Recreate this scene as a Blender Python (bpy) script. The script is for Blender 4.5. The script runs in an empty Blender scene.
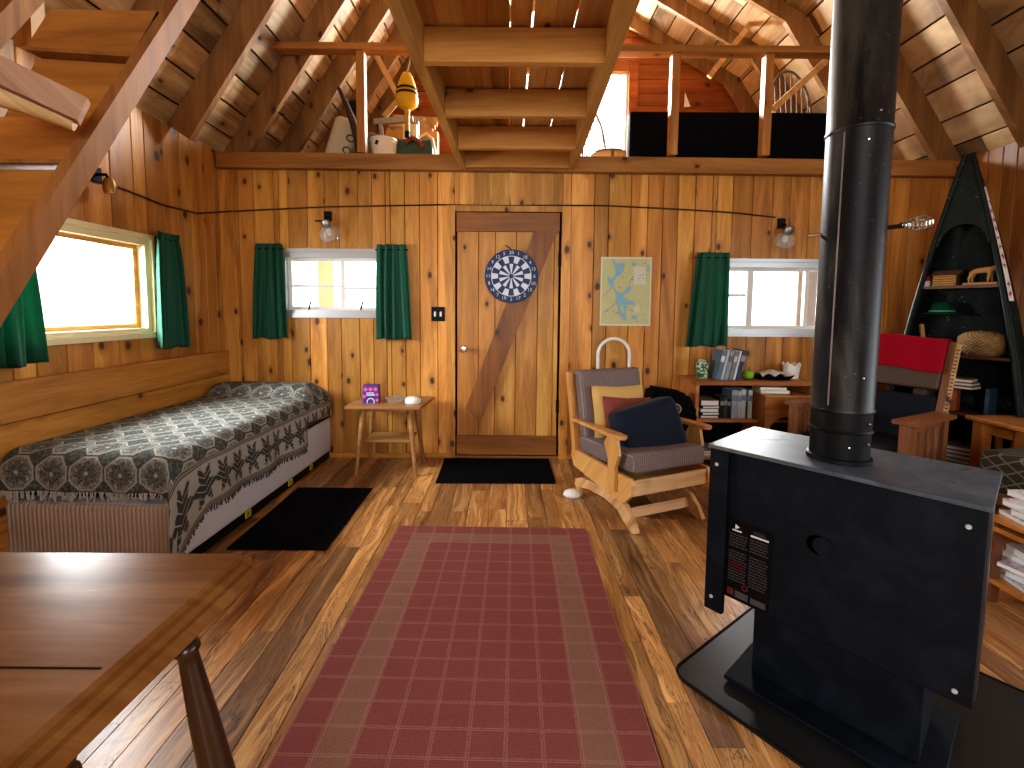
import bpy, bmesh, math, random
from mathutils import Vector, Matrix, Euler
random.seed(7)
PI = math.pi
COL = bpy.context.scene.collection
V = Vector
# ------------------------------------------------------------------ camera geometry (also used to survey real depths)
F, TH, ROLL, CH, PX, PY = 463.0, math.radians(4.32), math.radians(0.45), 1.165, 507.0, 345.0
_f = V((0, math.cos(TH), -math.sin(TH))); _r0 = V((1, 0, 0)); _u0 = _r0.cross(_f)
_r = math.cos(ROLL)*_r0 + math.sin(ROLL)*_u0; _u = -math.sin(ROLL)*_r0 + math.cos(ROLL)*_u0
EYE = V((0, 0, CH))
def _ray(x, y): return _f + _r*((x-PX)/F) - _u*((y-PY)/F)
def atY(x, y, Y): d = _ray(x, y); return EYE + d*(Y/d.y)
def atZ(x, y, Z): d = _ray(x, y); return EYE + d*((Z-CH)/d.z)
def atX(x, y, X): d = _ray(x, y); return EYE + d*(X/d.x)

# ------------------------------------------------------------------ mesh builder
class MB:
    def __init__(s): s.bm = bmesh.new(); s.uv = None
    def face(s, vs, mi=0):
        try: f = s.bm.faces.new(vs)
        except ValueError: return None
        f.material_index = mi; return f
    def verts(s, pts): return [s.bm.verts.new(p) for p in pts]
    def hexa(s, p, mi=0):           # 8 points: bottom loop 0-3, top loop 4-7
        v = s.verts(p)
        for q in ((3,2,1,0),(4,5,6,7),(0,1,5,4),(1,2,6,5),(2,3,7,6),(3,0,4,7)): s.face([v[i] for i in q], mi)
        return s
    def box(s, c, d, bev=0, rot=None, mi=0, seg=2):
        c = V(c); b = bmesh.new(); bmesh.ops.create_cube(b, size=1)
        for v in b.verts: v.co = V((v.co.x*d[0], v.co.y*d[1], v.co.z*d[2]))
        if bev: bmesh.ops.bevel(b, geom=list(b.edges), offset=bev, segments=seg, affect='EDGES', profile=.5)
        R = Euler(rot).to_matrix() if isinstance(rot, (tuple, list)) else (rot or Matrix.Identity(3))
        s.add(b, lambda p: R @ p + c, mi); return s
    def span(s, a, b, bev=0, mi=0, seg=2):
        return s.box([(a[i]+b[i])/2 for i in range(3)], [abs(b[i]-a[i]) for i in range(3)], bev, None, mi, seg)
    def add(s, b, fn=lambda p: p, mi=None):
        m = {v: s.bm.verts.new(fn(v.co.copy())) for v in b.verts}
        for f in b.faces:
            n = s.face([m[v] for v in f.verts], f.material_index if mi is None else mi)
        b.free(); return s
    def bar(s, p, q, w, h, up=(0,0,1), bev=0, mi=0, w2=None, h2=None):   # rectangular bar from p to q
        p, q = V(p), V(q); t = (q-p).normalized(); a = t.cross(V(up))
        if a.length < 1e-4: a = t.cross(V((0,1,0)))
        a.normalize(); b = a.cross(t)
        if bev:
            L = (q-p).length; R = Matrix((a, t, b)).transposed()
            return s.box((p+q)/2, (w, L, h), bev, R, mi)
        w2 = w if w2 is None else w2; h2 = h if h2 is None else h2
        P = [p+a*(x*w/2)+b*(z*h/2) for x, z in ((-1,-1),(1,-1),(1,1),(-1,1))]
        Q = [q+a*(x*w2/2)+b*(z*h2/2) for x, z in ((-1,-1),(1,-1),(1,1),(-1,1))]
        return s.hexa(P+Q, mi)
    def tube(s, pts, r, seg=10, mi=0, closed=False, cap=True):
        pts = [V(p) for p in pts]; n = len(pts); rs = r if isinstance(r, (list, tuple)) else [r]*n
        rings = []; prev = None
        for i, p in enumerate(pts):
            if closed: t = pts[(i+1) % n]-pts[i-1]
            else: t = pts[min(i+1, n-1)]-pts[max(i-1, 0)]
            t.normalize()
            a = (prev - t*prev.dot(t)) if prev is not None else t.orthogonal()
            if a.length < 1e-5: a = t.orthogonal()
            a.normalize(); prev = a; b = t.cross(a)
            rings.append(s.verts([p+(a*math.cos(k*2*PI/seg)+b*math.sin(k*2*PI/seg))*rs[i] for k in range(seg)]))
        for i in range(n if closed else n-1):
            A, B = rings[i], rings[(i+1) % n]
            for k in range(seg): s.face([A[k], A[(k+1) % seg], B[(k+1) % seg], B[k]], mi)
        if cap and not closed: s.face(rings[0][::-1], mi); s.face(rings[-1], mi)
        return s
    def lathe(s, prof, c=(0,0,0), seg=24, R=None, mi=0):
        c = V(c); R = R or Matrix.Identity(3); rings = []
        for r, z in prof:
            if r < 1e-6: rings.append([s.bm.verts.new(c+R @ V((0,0,z)))])
            else: rings.append(s.verts([c+R @ V((r*math.cos(k*2*PI/seg), r*math.sin(k*2*PI/seg), z)) for k in range(seg)]))
        for A, B in zip(rings, rings[1:]):
            for k in range(seg):
                j = (k+1) % seg
                if len(A) == 1 and len(B) == 1: continue
                if len(A) == 1: s.face([A[0], B[j], B[k]], mi)
                elif len(B) == 1: s.face([A[k], A[j], B[0]], mi)
                else: s.face([A[k], A[j], B[j], B[k]], mi)
        return s
    def prism(s, poly, off, mi=0):    # polygon of 3d points extruded by off
        off = V(off); a = s.verts(poly); b = s.verts([V(p)+off for p in poly]); n = len(a)
        s.face(a[::-1], mi); s.face(b, mi)
        for i in range(n): s.face([a[i], a[(i+1) % n], b[(i+1) % n], b[i]], mi)
        return s
    def grid(s, fn, nu, nv, mi=0, uvfn=None, wrap=False):
        vs = [[s.bm.verts.new(fn(i/nu, j/nv)) for j in range(nv+1)] for i in range(nu+1)]
        if uvfn and s.uv is None: s.uv = s.bm.loops.layers.uv.new('UVMap')
        for i in range(nu):
            for j in range(nv):
                f = s.face([vs[i][j], vs[i+1][j], vs[i+1][j+1], vs[i][j+1]], mi)
                if f and uvfn:
                    for l, (a, b) in zip(f.loops, ((i,j),(i+1,j),(i+1,j+1),(i,j+1))): l[s.uv].uv = uvfn(a/nu, b/nv)
        return s
    def plank(s, O, U, Vv, N, u0, u1, v0, v1, th=.02, ch=.005, mi=0):   # grooved board; N = towards the room
        O, U, Vv, N = V(O), V(U), V(Vv), V(N)
        g = min(ch*.22, .0015); pr = [(u0+g,-th),(u0+g,-ch*1.3),(u0+ch,0),(u1-ch,0),(u1-g,-ch*1.3),(u1-g,-th)]
        a = s.verts([O+U*x+N*y+Vv*v0 for x, y in pr]); b = s.verts([O+U*x+N*y+Vv*v1 for x, y in pr])
        for i in range(6):
            j = (i+1) % 6; s.face([a[i], a[j], b[j], b[i]], mi)
        s.face(a[::-1], mi); s.face(b, mi); return s
    def build(s, name, mats, parent=None, loc=None, rot=None, smooth=None, recalc=True, **props):
        if recalc: bmesh.ops.recalc_face_normals(s.bm, faces=list(s.bm.faces))
        me = bpy.data.meshes.new(name); s.bm.to_mesh(me); s.bm.free()
        for m in (mats if isinstance(mats, (list, tuple)) else [mats]): me.materials.append(m)
        if smooth:
            me.polygons.foreach_set('use_smooth', [True]*len(me.polygons)); me.set_sharp_from_angle(angle=math.radians(smooth))
        o = bpy.data.objects.new(name, me); COL.objects.link(o)
        if parent: o.parent = parent
        if loc: o.location = loc
        if rot: o.rotation_euler = rot
        for k, v in props.items(): o[k] = v
        return o
def thing(name, label, category, loc=(0,0,0), rz=0, group=None, rot=None):
    o = bpy.data.objects.new(name, None); COL.objects.link(o); o.location = loc
    o.rotation_euler = rot if rot else (0, 0, rz); o.empty_display_size = .05
    o['label'] = label; o['category'] = category
    if group: o['group'] = group
    return o
def P(label, category, group=None):
    d = dict(label=label, category=category)
    if group: d['group'] = group
    return d
ST = dict(kind='structure')
def copy_tree(o, parent=None):
    c = o.copy(); COL.objects.link(c); c.parent = parent
    for ch in [x for x in o.children]: copy_tree(ch, c)
    return c
def text_mb(mb, txt, size, M, mi=0, depth=.0006):       # lettering laid with matrix M (x right, y up, z out)
    cu = bpy.data.curves.new('lettering', 'FONT'); cu.body = txt; cu.size = size; cu.align_x = 'CENTER'; cu.align_y = 'CENTER'; cu.extrude = depth; cu.resolution_u = 3
    ob = bpy.data.objects.new('lettering', cu); me = bpy.data.meshes.new_from_object(ob)
    b = bmesh.new(); b.from_mesh(me); mb.add(b, lambda p: M @ p, mi)
    bpy.data.objects.remove(ob); bpy.data.curves.remove(cu); bpy.data.meshes.remove(me)
def pillow(mb, w, h, t, n=14, mi=0, pinch=.06):
    def side(sg):
        def fn(u, v):
            x, y = 2*u-1, 2*v-1
            k = max(0, (1-x*x)*(1-y*y))**.42
            ex, ey = x*(1-pinch*(1-abs(y))**1.0), y*(1-pinch*(1-abs(x))**1.0)
            return V((ex*w/2, sg*k*t/2, ey*h/2))
        return fn
    mb.grid(side(1), n, n, mi); mb.grid(side(-1), n, n, mi)
    bmesh.ops.remove_doubles(mb.bm, verts=list(mb.bm.verts), dist=1e-5)

# ------------------------------------------------------------------ node helpers
class NT:
    def __init__(s, name):
        s.m = bpy.data.materials.new(name); s.m.use_nodes = True; s.t = s.m.node_tree; s.t.nodes.clear()
        s.out = s.n('ShaderNodeOutputMaterial')
    def n(s, ty, **kw):
        x = s.t.nodes.new(ty)
        for k, v in kw.items(): setattr(x, k, v)
        return x
    def put(s, sock, v):
        if v is None: return
        if isinstance(v, bpy.types.NodeSocket): s.t.links.new(v, sock)
        elif isinstance(v, (tuple, list)):
            sock.default_value = tuple(v)+((1,) if len(v) == 3 and len(sock.default_value) == 4 else ())
        else: sock.default_value = v
    def math(s, op, a, b=None, c=None, clamp=False):
        x = s.n('ShaderNodeMath', operation=op, use_clamp=clamp)
        for i, v in enumerate((a, b, c)): s.put(x.inputs[i], v)
        return x.outputs[0]
    def vmath(s, op, a, b=None):
        x = s.n('ShaderNodeVectorMath', operation=op); s.put(x.inputs[0], a)
        if b is not None: s.put(x.inputs[1], b)
        return x.outputs[0]
    def mix(s, f, a, b, bt='MIX'):
        x = s.n('ShaderNodeMix', data_type='RGBA', blend_type=bt); s.put(x.inputs[0], f); s.put(x.inputs[6], a); s.put(x.inputs[7], b); return x.outputs[2]
    def ramp(s, f, stops):
        x = s.n('ShaderNodeValToRGB'); s.put(x.inputs[0], f); e = x.color_ramp.elements
        while len(e) < len(stops): e.new(.5)
        for i, (p, c) in enumerate(stops): e[i].position = p; e[i].color = tuple(c)+(1,)
        return x.outputs[0]
    def sstep(s, v, a, b, lo=0, hi=1):
        x = s.n('ShaderNodeMapRange', interpolation_type='SMOOTHSTEP'); s.put(x.inputs[0], v)
        for i, q in enumerate((a, b, lo, hi)): x.inputs[i+1].default_value = q
        return x.outputs[0]
    def noise(s, vec, scale, detail=4, rough=.55, dist=0, dim='3D'):
        x = s.n('ShaderNodeTexNoise', noise_dimensions=dim); s.put(x.inputs['Vector'], vec)
        x.inputs['Scale'].default_value = scale; x.inputs['Detail'].default_value = detail
        x.inputs['Roughness'].default_value = rough; x.inputs['Distortion'].default_value = dist
        return x.outputs[0]
    def obj(s): return s.n('ShaderNodeTexCoord').outputs['Object']
    def uvc(s): return s.n('ShaderNodeTexCoord').outputs['UV']
    def sep(s, v): x = s.n('ShaderNodeSeparateXYZ'); s.put(x.inputs[0], v); return x.outputs
    def comb(s, a, b, c): x = s.n('ShaderNodeCombineXYZ'); s.put(x.inputs[0], a); s.put(x.inputs[1], b); s.put(x.inputs[2], c); return x.outputs[0]
    def scale(s, v, k): return s.vmath('MULTIPLY', v, k)
    def island(s): return s.n('ShaderNodeNewGeometry').outputs['Random Per Island']
    def bsdf(s, col, rough=.5, metal=0, spec=.5, bump=None, bs=.3, bd=.002, trans=0, emis=None, es=0, coat=0, sheen=0, alpha=None):
        b = s.n('ShaderNodeBsdfPrincipled'); s.put(b.inputs['Base Color'], col); s.put(b.inputs['Roughness'], rough)
        b.inputs['Metallic'].default_value = metal; b.inputs['Specular IOR Level'].default_value = spec
        b.inputs['Coat Weight'].default_value = coat; b.inputs['Coat Roughness'].default_value = .15
        b.inputs['Sheen Weight'].default_value = sheen
        if bump is not None:
            x = s.n('ShaderNodeBump'); x.inputs['Strength'].default_value = bs; x.inputs['Distance'].default_value = bd
            s.put(x.inputs['Height'], bump); s.t.links.new(x.outputs[0], b.inputs['Normal'])
        if emis: s.put(b.inputs['Emission Color'], emis); b.inputs['Emission Strength'].default_value = es
        return b.outputs[0]
    def done(s, sh): s.t.links.new(sh, s.out.inputs[0]); return s.m
def srgb(r, g, b): return tuple(((c/255)/12.92 if c/255 <= .04045 else ((c/255+.055)/1.055)**2.4) for c in (r, g, b))

def wood(name, dark, mid, light, along='Z', grain=9, kn=.5, knot=(.06,.018,.006), vary=.28, rough=.45, spec=.4, coat=0, stain=0, bs=.25, island=True, hue=.005, kscale=(5.5, 3.4)):
    t = NT(name); x, y, z = t.sep(t.obj()); c = {'X': x, 'Y': y, 'Z': z}
    lon = c[along]; a, b = [c[k] for k in 'XYZ' if k != along]
    across = t.math('ADD', a, t.math('MULTIPLY', b, .83))
    rnd = t.island() if island else t.n('ShaderNodeObjectInfo').outputs['Random']
    lon = t.math('ADD', lon, t.math('MULTIPLY', rnd, 17.3)); across = t.math('ADD', across, t.math('MULTIPLY', rnd, 5.77))
    base = t.comb(across, lon, 0)
    # knots
    kv = t.n('ShaderNodeTexVoronoi', voronoi_dimensions='2D'); t.put(kv.inputs['Vector'], t.scale(base, (kscale[0], kscale[1], 0))); kv.inputs['Scale'].default_value = 1
    kr = t.sep(kv.outputs['Color'])[0]; on = t.math('GREATER_THAN', kr, 1-kn)
    size = t.math('MULTIPLY_ADD', t.sep(kv.outputs['Color'])[1], .5, .6)
    kd = t.math('DIVIDE', kv.outputs['Distance'], size)
    ring = t.math('MULTIPLY', t.sstep(kd, .06, .125, 1, 0), on)
    halo = t.math('MULTIPLY', t.sstep(kd, .06, .32, 1, 0), on)
    # grain bends round the knots
    ac2 = t.math('ADD', across, t.math('MULTIPLY', halo, .03))
    g = t.noise(t.comb(t.math('MULTIPLY', ac2, grain), t.math('MULTIPLY', lon, .75), 0), 1.0, 5, .6, .9)
    fine = t.noise(t.comb(t.math('MULTIPLY', ac2, grain*12), t.math('MULTIPLY', lon, 5), 0), 1.0, 3, .6, .2)
    g2 = t.math('ADD', t.math('MULTIPLY', g, .78), t.math('MULTIPLY', fine, .22))
    col = t.ramp(g2, [(.3, dark), (.5, mid), (.68, light)])
    col = t.mix(t.math('MULTIPLY', halo, .45), col, dark)
    col = t.mix(t.math('MULTIPLY', ring, .92), col, knot)
    if stain:
        sn = t.noise(t.comb(t.math('MULTIPLY', across, 3), t.math('MULTIPLY', lon, 1.4), rnd), 1.0, 4, .65, .6)
        col = t.mix(t.math('MULTIPLY', t.sstep(sn, .5, .7), stain), col, tuple(k*.28 for k in mid))
    hs = t.n('ShaderNodeHueSaturation'); t.put(hs.inputs['Color'], col)
    t.put(hs.inputs['Value'], t.math('MULTIPLY_ADD', rnd, 2*vary, 1-vary))
    t.put(hs.inputs['Hue'], t.math('MULTIPLY_ADD', t.math('FRACT', t.math('MULTIPLY', rnd, 7.31)), 2*hue, .5-hue))
    return t.done(t.bsdf(hs.outputs[0], t.math('MULTIPLY_ADD', g2, .15, rough-.07), spec=spec, bump=g2, bs=bs, bd=.002, coat=coat))
def plain(name, c, rough=.5, metal=0, spec=None, mott=.0, msc=20, bs=0, coat=0, sheen=0):
    t = NT(name)
    spec = spec if spec is not None else (.08 if rough >= .8 else .22 if max(c) < .03 else .45)
    n = t.noise(t.obj(), msc, 4, .6)
    col = t.mix(n, tuple(max(0, k*(1-mott)) for k in c), tuple(min(1, k*(1+mott)) for k in c))
    return t.done(t.bsdf(col, rough, metal, spec, bump=n if bs else None, bs=bs, coat=coat, sheen=sheen))
def glass(name, tint=(1,1,1), g=.08):
    t = NT(name); tr = t.n('ShaderNodeBsdfTransparent'); tr.inputs[0].default_value = tint+(1,)
    gl = t.n('ShaderNodeBsdfGlossy'); gl.inputs['Roughness'].default_value = .02
    fr = t.n('ShaderNodeLayerWeight')
    mx = t.n('ShaderNodeMixShader'); t.put(mx.inputs[0], t.math('MULTIPLY_ADD', t.math('POWER', fr.outputs['Facing'], 4), .5, g*.5)); t.t.links.new(tr.outputs[0], mx.inputs[1]); t.t.links.new(gl.outputs[0], mx.inputs[2])
    return t.done(mx.outputs[0])

# ------------------------------------------------------------------ materials
PINE = dict(dark=(.27,.108,.020), mid=(.53,.245,.050), light=(.72,.39,.105))
M = {}
M['pine_z'] = wood('pine_boards_upright', **PINE, along='Z', kn=.55, vary=.30, rough=.42)
M['pine_y'] = wood('pine_boards_lengthwise', **PINE, along='Y', kn=.3, vary=.15, rough=.42)
M['pine_x'] = wood('pine_boards_crosswise', **PINE, along='X', kn=.3, vary=.15, rough=.42)
M['door'] = wood('door_pine', (.27,.11,.021), (.51,.24,.050), (.70,.38,.105), along='Z', kn=.35, vary=.12)
M['brace'] = wood('door_rail_pine', (.15,.05,.011), (.28,.105,.022), (.38,.155,.04), along='X', kn=.2, vary=.12)
M['dbrace'] = wood('door_brace_pine', (.11,.036,.008), (.24,.085,.018), (.33,.13,.033), along='Z', kn=.35, vary=.12)
M['loftwall'] = wood('loft_wall_boards', (.16,.042,.009), (.34,.095,.018), (.48,.16,.036), along='X', kn=.3, vary=.2)
M['deck'] = wood('roof_deck_boards', (.16,.09,.045), (.42,.27,.135), (.62,.46,.27), along='Y', kn=.4, vary=.38, rough=.6, stain=.8, hue=.006)
M['beam_x'] = wood('beam_pine_crosswise', (.20,.085,.018), (.38,.175,.043), (.52,.26,.075), along='X', kn=.25, vary=.12, island=False, rough=.5)
M['beam_y'] = wood('beam_pine_lengthwise', (.27,.12,.03), (.50,.255,.07), (.66,.38,.12), along='Y', kn=.25, vary=.12, island=False, rough=.5)  # catwalk side beams: colour lightened in place of light from below
M['joistw'] = wood('joist_pine', (.26,.11,.023), (.47,.215,.052), (.62,.32,.09), along='X', kn=.25, vary=.12, island=False, rough=.5)  # joist colour raised to stand in for light bounced up from the floor
M['rafter'] = wood('rafter_pine', (.12,.06,.019), (.24,.125,.042), (.36,.20,.07), along='Z', kn=.25, vary=.15, island=False, rough=.55)
M['post'] = wood('post_pine', (.22,.09,.022), (.42,.195,.052), (.56,.30,.10), along='Z', kn=.2, vary=.12, island=False, rough=.5)
M['stair'] = wood('stair_fir', (.19,.068,.013), (.36,.14,.028), (.46,.205,.05), along='X', kn=.05, vary=.1, island=False, rough=.45)
M['stringer'] = wood('stringer_fir', (.13,.058,.016), (.25,.112,.032), (.35,.165,.052), along='Z', kn=.1, vary=.05, island=False, rough=.6, spec=.15)
M['catdeck'] = wood('catwalk_deck_boards', (.27,.12,.03), (.54,.27,.075), (.70,.42,.16), along='Y', kn=.35, vary=.25, rough=.55, island=False)  # brightness of the underside lit from below is put into this colour
M['rough'] = wood('rough_sawn_beam', (.16,.08,.05), (.33,.18,.11), (.45,.28,.18), along='Y', kn=.3, vary=.1, island=False, rough=.8)
M['log'] = wood('peeled_log', (.28,.15,.06), (.50,.30,.13), (.65,.43,.22), along='Y', kn=.1, vary=.1, island=False, rough=.6)
M['table'] = wood('polished_maple', (.105,.042,.010), (.20,.090,.023), (.29,.145,.043), along='X', grain=7, kn=.0, vary=.05, rough=.25, spec=.22, island=False, bs=.06, coat=.0)
M['tleg'] = wood('dark_turned_maple', (.018,.007,.003), (.04,.014,.006), (.07,.025,.01), along='Z', kn=0, vary=.05, rough=.3, island=False, bs=.05, coat=.3)
M['rocker'] = wood('honey_maple', (.36,.16,.045), (.58,.30,.095), (.70,.42,.16), along='X', kn=0, vary=.08, rough=.4, island=False, bs=.08)
M['rockerz'] = wood('honey_maple_upright', (.36,.16,.045), (.58,.30,.095), (.70,.42,.16), along='Z', kn=0, vary=.08, rough=.4, island=False, bs=.08)
M['worn'] = wood('worn_maple', (.33,.14,.045), (.62,.36,.16), (.75,.52,.30), along='X', kn=0, vary=.05, rough=.6, island=False, stain=.35)
M['sidetab'] = wood('nightstand_wood', (.20,.095,.035), (.36,.185,.070), (.48,.28,.12), along='X', kn=0, vary=.05, rough=.35, island=False, bs=.08)
M['shelfw'] = wood('bookcase_pine', (.24,.08,.02), (.43,.17,.045), (.56,.26,.08), along='X', kn=.2, vary=.1, rough=.45, island=False)
M['mission'] = wood('mission_oak', (.09,.035,.015), (.19,.075,.03), (.28,.12,.05), along='Z', kn=0, vary=.08, rough=.35, island=False, bs=.1)
M['missiontop'] = wood('mission_oak_arm', (.13,.05,.02), (.26,.105,.045), (.36,.17,.08), along='Y', kn=0, vary=.08, rough=.3, island=False, bs=.1)
M['oak2'] = wood('golden_oak', (.22,.08,.018), (.40,.155,.035), (.52,.23,.06), along='X', kn=0, vary=.08, rough=.3, island=False, bs=.1)

def floor_mat():
    t = NT('laminate_floor_planks'); x, y, z = t.sep(t.obj()); rnd = t.island()
    lon = t.math('ADD', y, t.math('MULTIPLY', rnd, 23.7)); ac = t.math('ADD', x, t.math('MULTIPLY', rnd, 9.1))
    wob = t.noise(t.comb(t.math('MULTIPLY', ac, 4), t.math('MULTIPLY', lon, 1.6), 0), 1, 3, .5)
    g = t.noise(t.comb(t.math('ADD', t.math('MULTIPLY', ac, 15), t.math('MULTIPLY', wob, 2.2)), t.math('MULTIPLY', lon, 1.1), 0), 1, 5, .62, 1.2)
    fine = t.noise(t.comb(t.math('MULTIPLY', ac, 150), t.math('MULTIPLY', lon, 6), 0), 1, 2, .5)
    g2 = t.math('ADD', t.math('MULTIPLY', g, .8), t.math('MULTIPLY', fine, .2))
    warm = t.ramp(g2, [(.28, (.085,.034,.010)), (.45, (.36,.17,.052)), (.64, (.66,.38,.14))])
    grey = t.ramp(g2, [(.30, (.045,.022,.010)), (.46, (.20,.10,.040)), (.66, (.44,.25,.11))])
    fr = t.math('FRACT', t.math('MULTIPLY', rnd, 13.7))
    col = t.mix(t.sstep(fr, .6, .85), warm, grey)
    sn = t.noise(t.comb(t.math('MULTIPLY', ac, 7), t.math('MULTIPLY', lon, 2.2), rnd), 1, 5, .65, 1.0)
    col = t.mix(t.math('MULTIPLY', t.sstep(sn, .56, .72), .7), col, (.035,.02,.012))
    # thin dark figure lines
    ln = t.math('ABSOLUTE', t.math('SUBTRACT', g, .53))
    col = t.mix(t.math('MULTIPLY', t.sstep(ln, .0, .016, 1, 0), .75), col, (.035,.014,.006))
    wv = t.math('ABSOLUTE', t.math('SINE', t.math('MULTIPLY', g, 34)))
    col = t.mix(t.math('MULTIPLY', t.sstep(wv, .0, .28, 1, 0), .42), col, (.05,.02,.008))
    hs = t.n('ShaderNodeHueSaturation'); t.put(hs.inputs['Color'], col); t.put(hs.inputs['Value'], t.math('MULTIPLY_ADD', rnd, .55, .88)); hs.inputs['Saturation'].default_value = .98
    return t.done(t.bsdf(hs.outputs[0], t.math('MULTIPLY_ADD', g2, .12, .26), spec=.5, bump=g2, bs=.08, bd=.001))
M['floor'] = floor_mat()
M['white'] = plain('white_paint', (.78,.77,.73), .45, mott=.05)
M['sash'] = plain('pale_grey_sash', (.55,.57,.58), .4, mott=.06)
M['alum'] = plain('dull_aluminium', (.45,.47,.48), .35, .6)
M['cream'] = plain('cream_paint', (.74,.66,.42), .5, mott=.08)
M['glass'] = glass('window_glass')
def frosted():
    t = NT('ribbed_lamp_glass'); a = t.bsdf((.75,.76,.72), .12, spec=.8); tr = t.n('ShaderNodeBsdfTransparent'); mx = t.n('ShaderNodeMixShader'); mx.inputs[0].default_value = .32
    t.t.links.new(tr.outputs[0], mx.inputs[1]); t.t.links.new(a, mx.inputs[2]); return t.done(mx.outputs[0])
M['clear'] = frosted()
M['black'] = plain('black_fabric', (.0045,.005,.007), .85, mott=.3, msc=60)
M['mat'] = plain('black_rubber_mat', (.0035,.005,.008), .9, mott=.4, msc=200, bs=.2)
M['iron'] = plain('black_iron', (.006,.0065,.007), .5, .2)
M['chrome'] = plain('worn_chrome', (.55,.53,.50), .25, 1.0, mott=.1)
M['screw'] = plain('bright_screw', (.55,.56,.58), .3, .3)
M['steel'] = plain('dull_steel', (.36,.37,.38), .35, .9, mott=.15)
M['brass'] = plain('old_brass', (.4,.26,.1), .35, .9)
M['cable'] = plain('brown_cable', (.045,.022,.012), .5)
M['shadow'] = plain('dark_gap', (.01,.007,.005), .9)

# ------------------------------------------------------------------ room shell
XL, XR, YB, YF, ZP = -2.18, 3.45, 3.58, -1.9, 2.33
def boards(mb, O, U, Vv, N, u0, u1, v0, v1, holes, wmin, wmax, ch=.005):
    cuts = [u0]; x = u0
    while x < u1: x += random.uniform(wmin, wmax); cuts.append(min(x, u1))
    edges = sorted({e for h in holes for e in h[:2]})
    cuts = sorted([c for c in cuts if all(abs(c-e) > .035 for e in edges)] + edges)
    for a, b in zip(cuts, cuts[1:]):
        if b-a < .004: continue
        segs = [(v0, v1)]
        for h in holes:
            if h[0] <= (a+b)/2 <= h[1]:
                nx = []
                for s0, s1 in segs:
                    if h[2] > s0: nx.append((s0, min(s1, h[2])))
                    if h[3] < s1: nx.append((max(s0, h[3]), s1))
                segs = [q for q in nx if q[1]-q[0] > .005]
        for s0, s1 in segs: mb.plank(O, U, Vv, N, a, b, s0, s1, .025, ch)
HB = [(-.405, .415, -.1, 1.915), (-1.74, -.93, 1.125, 1.595), (1.55, 2.74, 1.005, 1.545)]
mb = MB(); boards(mb, (0, YB, 0), (1,0,0), (0,0,1), (0,-1,0), XL, XR, 0, 2.31, HB, .105, .18)
mb.build('wall_back', M['pine_z'], **ST)
mb = MB().span((XL-.1, YB+.027, -.05), (-1.76, YB+.04, 2.25)).span((-.91, YB+.027, -.05), (-.42, YB+.04, 2.25)).span((.43, YB+.027, -.05), (1.53, YB+.04, 2.25)).span((2.76, YB+.027, -.05), (XR+.1, YB+.04, 2.25))
mb.build('wall_back_lining', M['shadow'], **ST)
mb = MB(); boards(mb, (XL, 0, 0), (0,1,0), (0,0,1), (1,0,0), YF, YB, .55, 2.38, [(1.80, 2.85, 1.01, 1.575)], .10, .17)
mb.build('wall_left', M['pine_z'], **ST)
mb = MB()
for z0, z1 in ((0, .2), (.2, .40), (.40, .66), (.66, .84)): mb.plank((XL+.035,0,0), (0,0,1), (0,1,0), (1,0,0), z0, z1, YF, YB, .034, .004)
mb.build('trim_1', M['pine_y'], **ST)
mb = MB(); boards(mb, (XR, 0, 0), (0,1,0), (0,0,1), (-1,0,0), YF, YB, 0, 2.38, [(-1.2, 1.5, .9, 1.9)], .09, .15)
mb.build('wall_right', wood('shaded_pine_boards', (.13,.045,.009), (.27,.105,.02), (.38,.165,.04), along='Z', kn=.4, vary=.2), **ST)  # pine darkened in its colour to stand in for shade on this wall
mb = MB(); boards(mb, (0, YF, 0), (1,0,0), (0,0,1), (0,1,0), XL, XR, 0, 4.8, [(-1.0, 1.2, .9, 2.2)], .12, .2)
mb.build('wall_front', M['pine_z'], **ST)
# corner board and baseboard
mb = MB().span((XL+.0, YB-.022, .0), (XL+.115, YB-.001, 2.2), .003); mb.build('trim_2', M['pine_z'], **ST)
mb = MB().span((XL+.1, YB-.022, 0), (-.47, YB-.001, .035), .003).span((.47, YB-.022, 0), (XR, YB-.001, .035), .003); mb.build('baseboard_back', M['pine_x'], **ST)
# floor planks
mb = MB(); x = XL-.05
while x < XR+.05:
    w = random.choice((.075, .09, .105, .12)); y = YF-random.uniform(0, .9)
    while y < YB+.1:
        L = random.uniform(.45, 1.25)
        mb.plank((0,0,0), (1,0,0), (0,1,0), (0,0,1), x, x+w-.0012, y, y+L-.0012, .02, .0012); y += L
    x += w
mb.build('floor', M['floor'], **ST)
mb = MB().span((XL-.1, YF-.1, -.06), (XR+.1, YB+.1, -.022)); mb.build('floor_base', M['shadow'], **ST)

# gambrel roof
RX, RZ = .70, 4.72
KL, KR = V((-1.08, 0, 3.955)), V((2.52, 0, 3.72))
WL, WR = V((XL, 0, ZP)), V((XR, 0, ZP)); RG = V((RX, 0, RZ))
YE = 5.36
mb = MB(); SL = []
for a, b, in ((WL, KL), (KL, RG), (WR, KR), (KR, RG)):
    d = b-a; L = d.length; U = d.normalized(); N = U.cross(V((0,1,0)))
    if N.z > 0: N = -N
    SL.append((a, b, U, N)); s = -.1 if a.z < 2.5 else 0
    while s < L:
        w = random.uniform(.19, .25); y = YF-random.uniform(0, 2)
        while y < YE:
            ln = random.uniform(1.6, 3.6); mb.plank(a, U, (0,1,0), N, s, min(s+w, L+.02)-.007, y, min(y+ln, YE+.1)-.002, .03, .006); y += ln
        s += w
mb.build('ceiling', M['deck'], **ST)
mb = MB()      # felt above the deck keeps the daylight out
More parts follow.
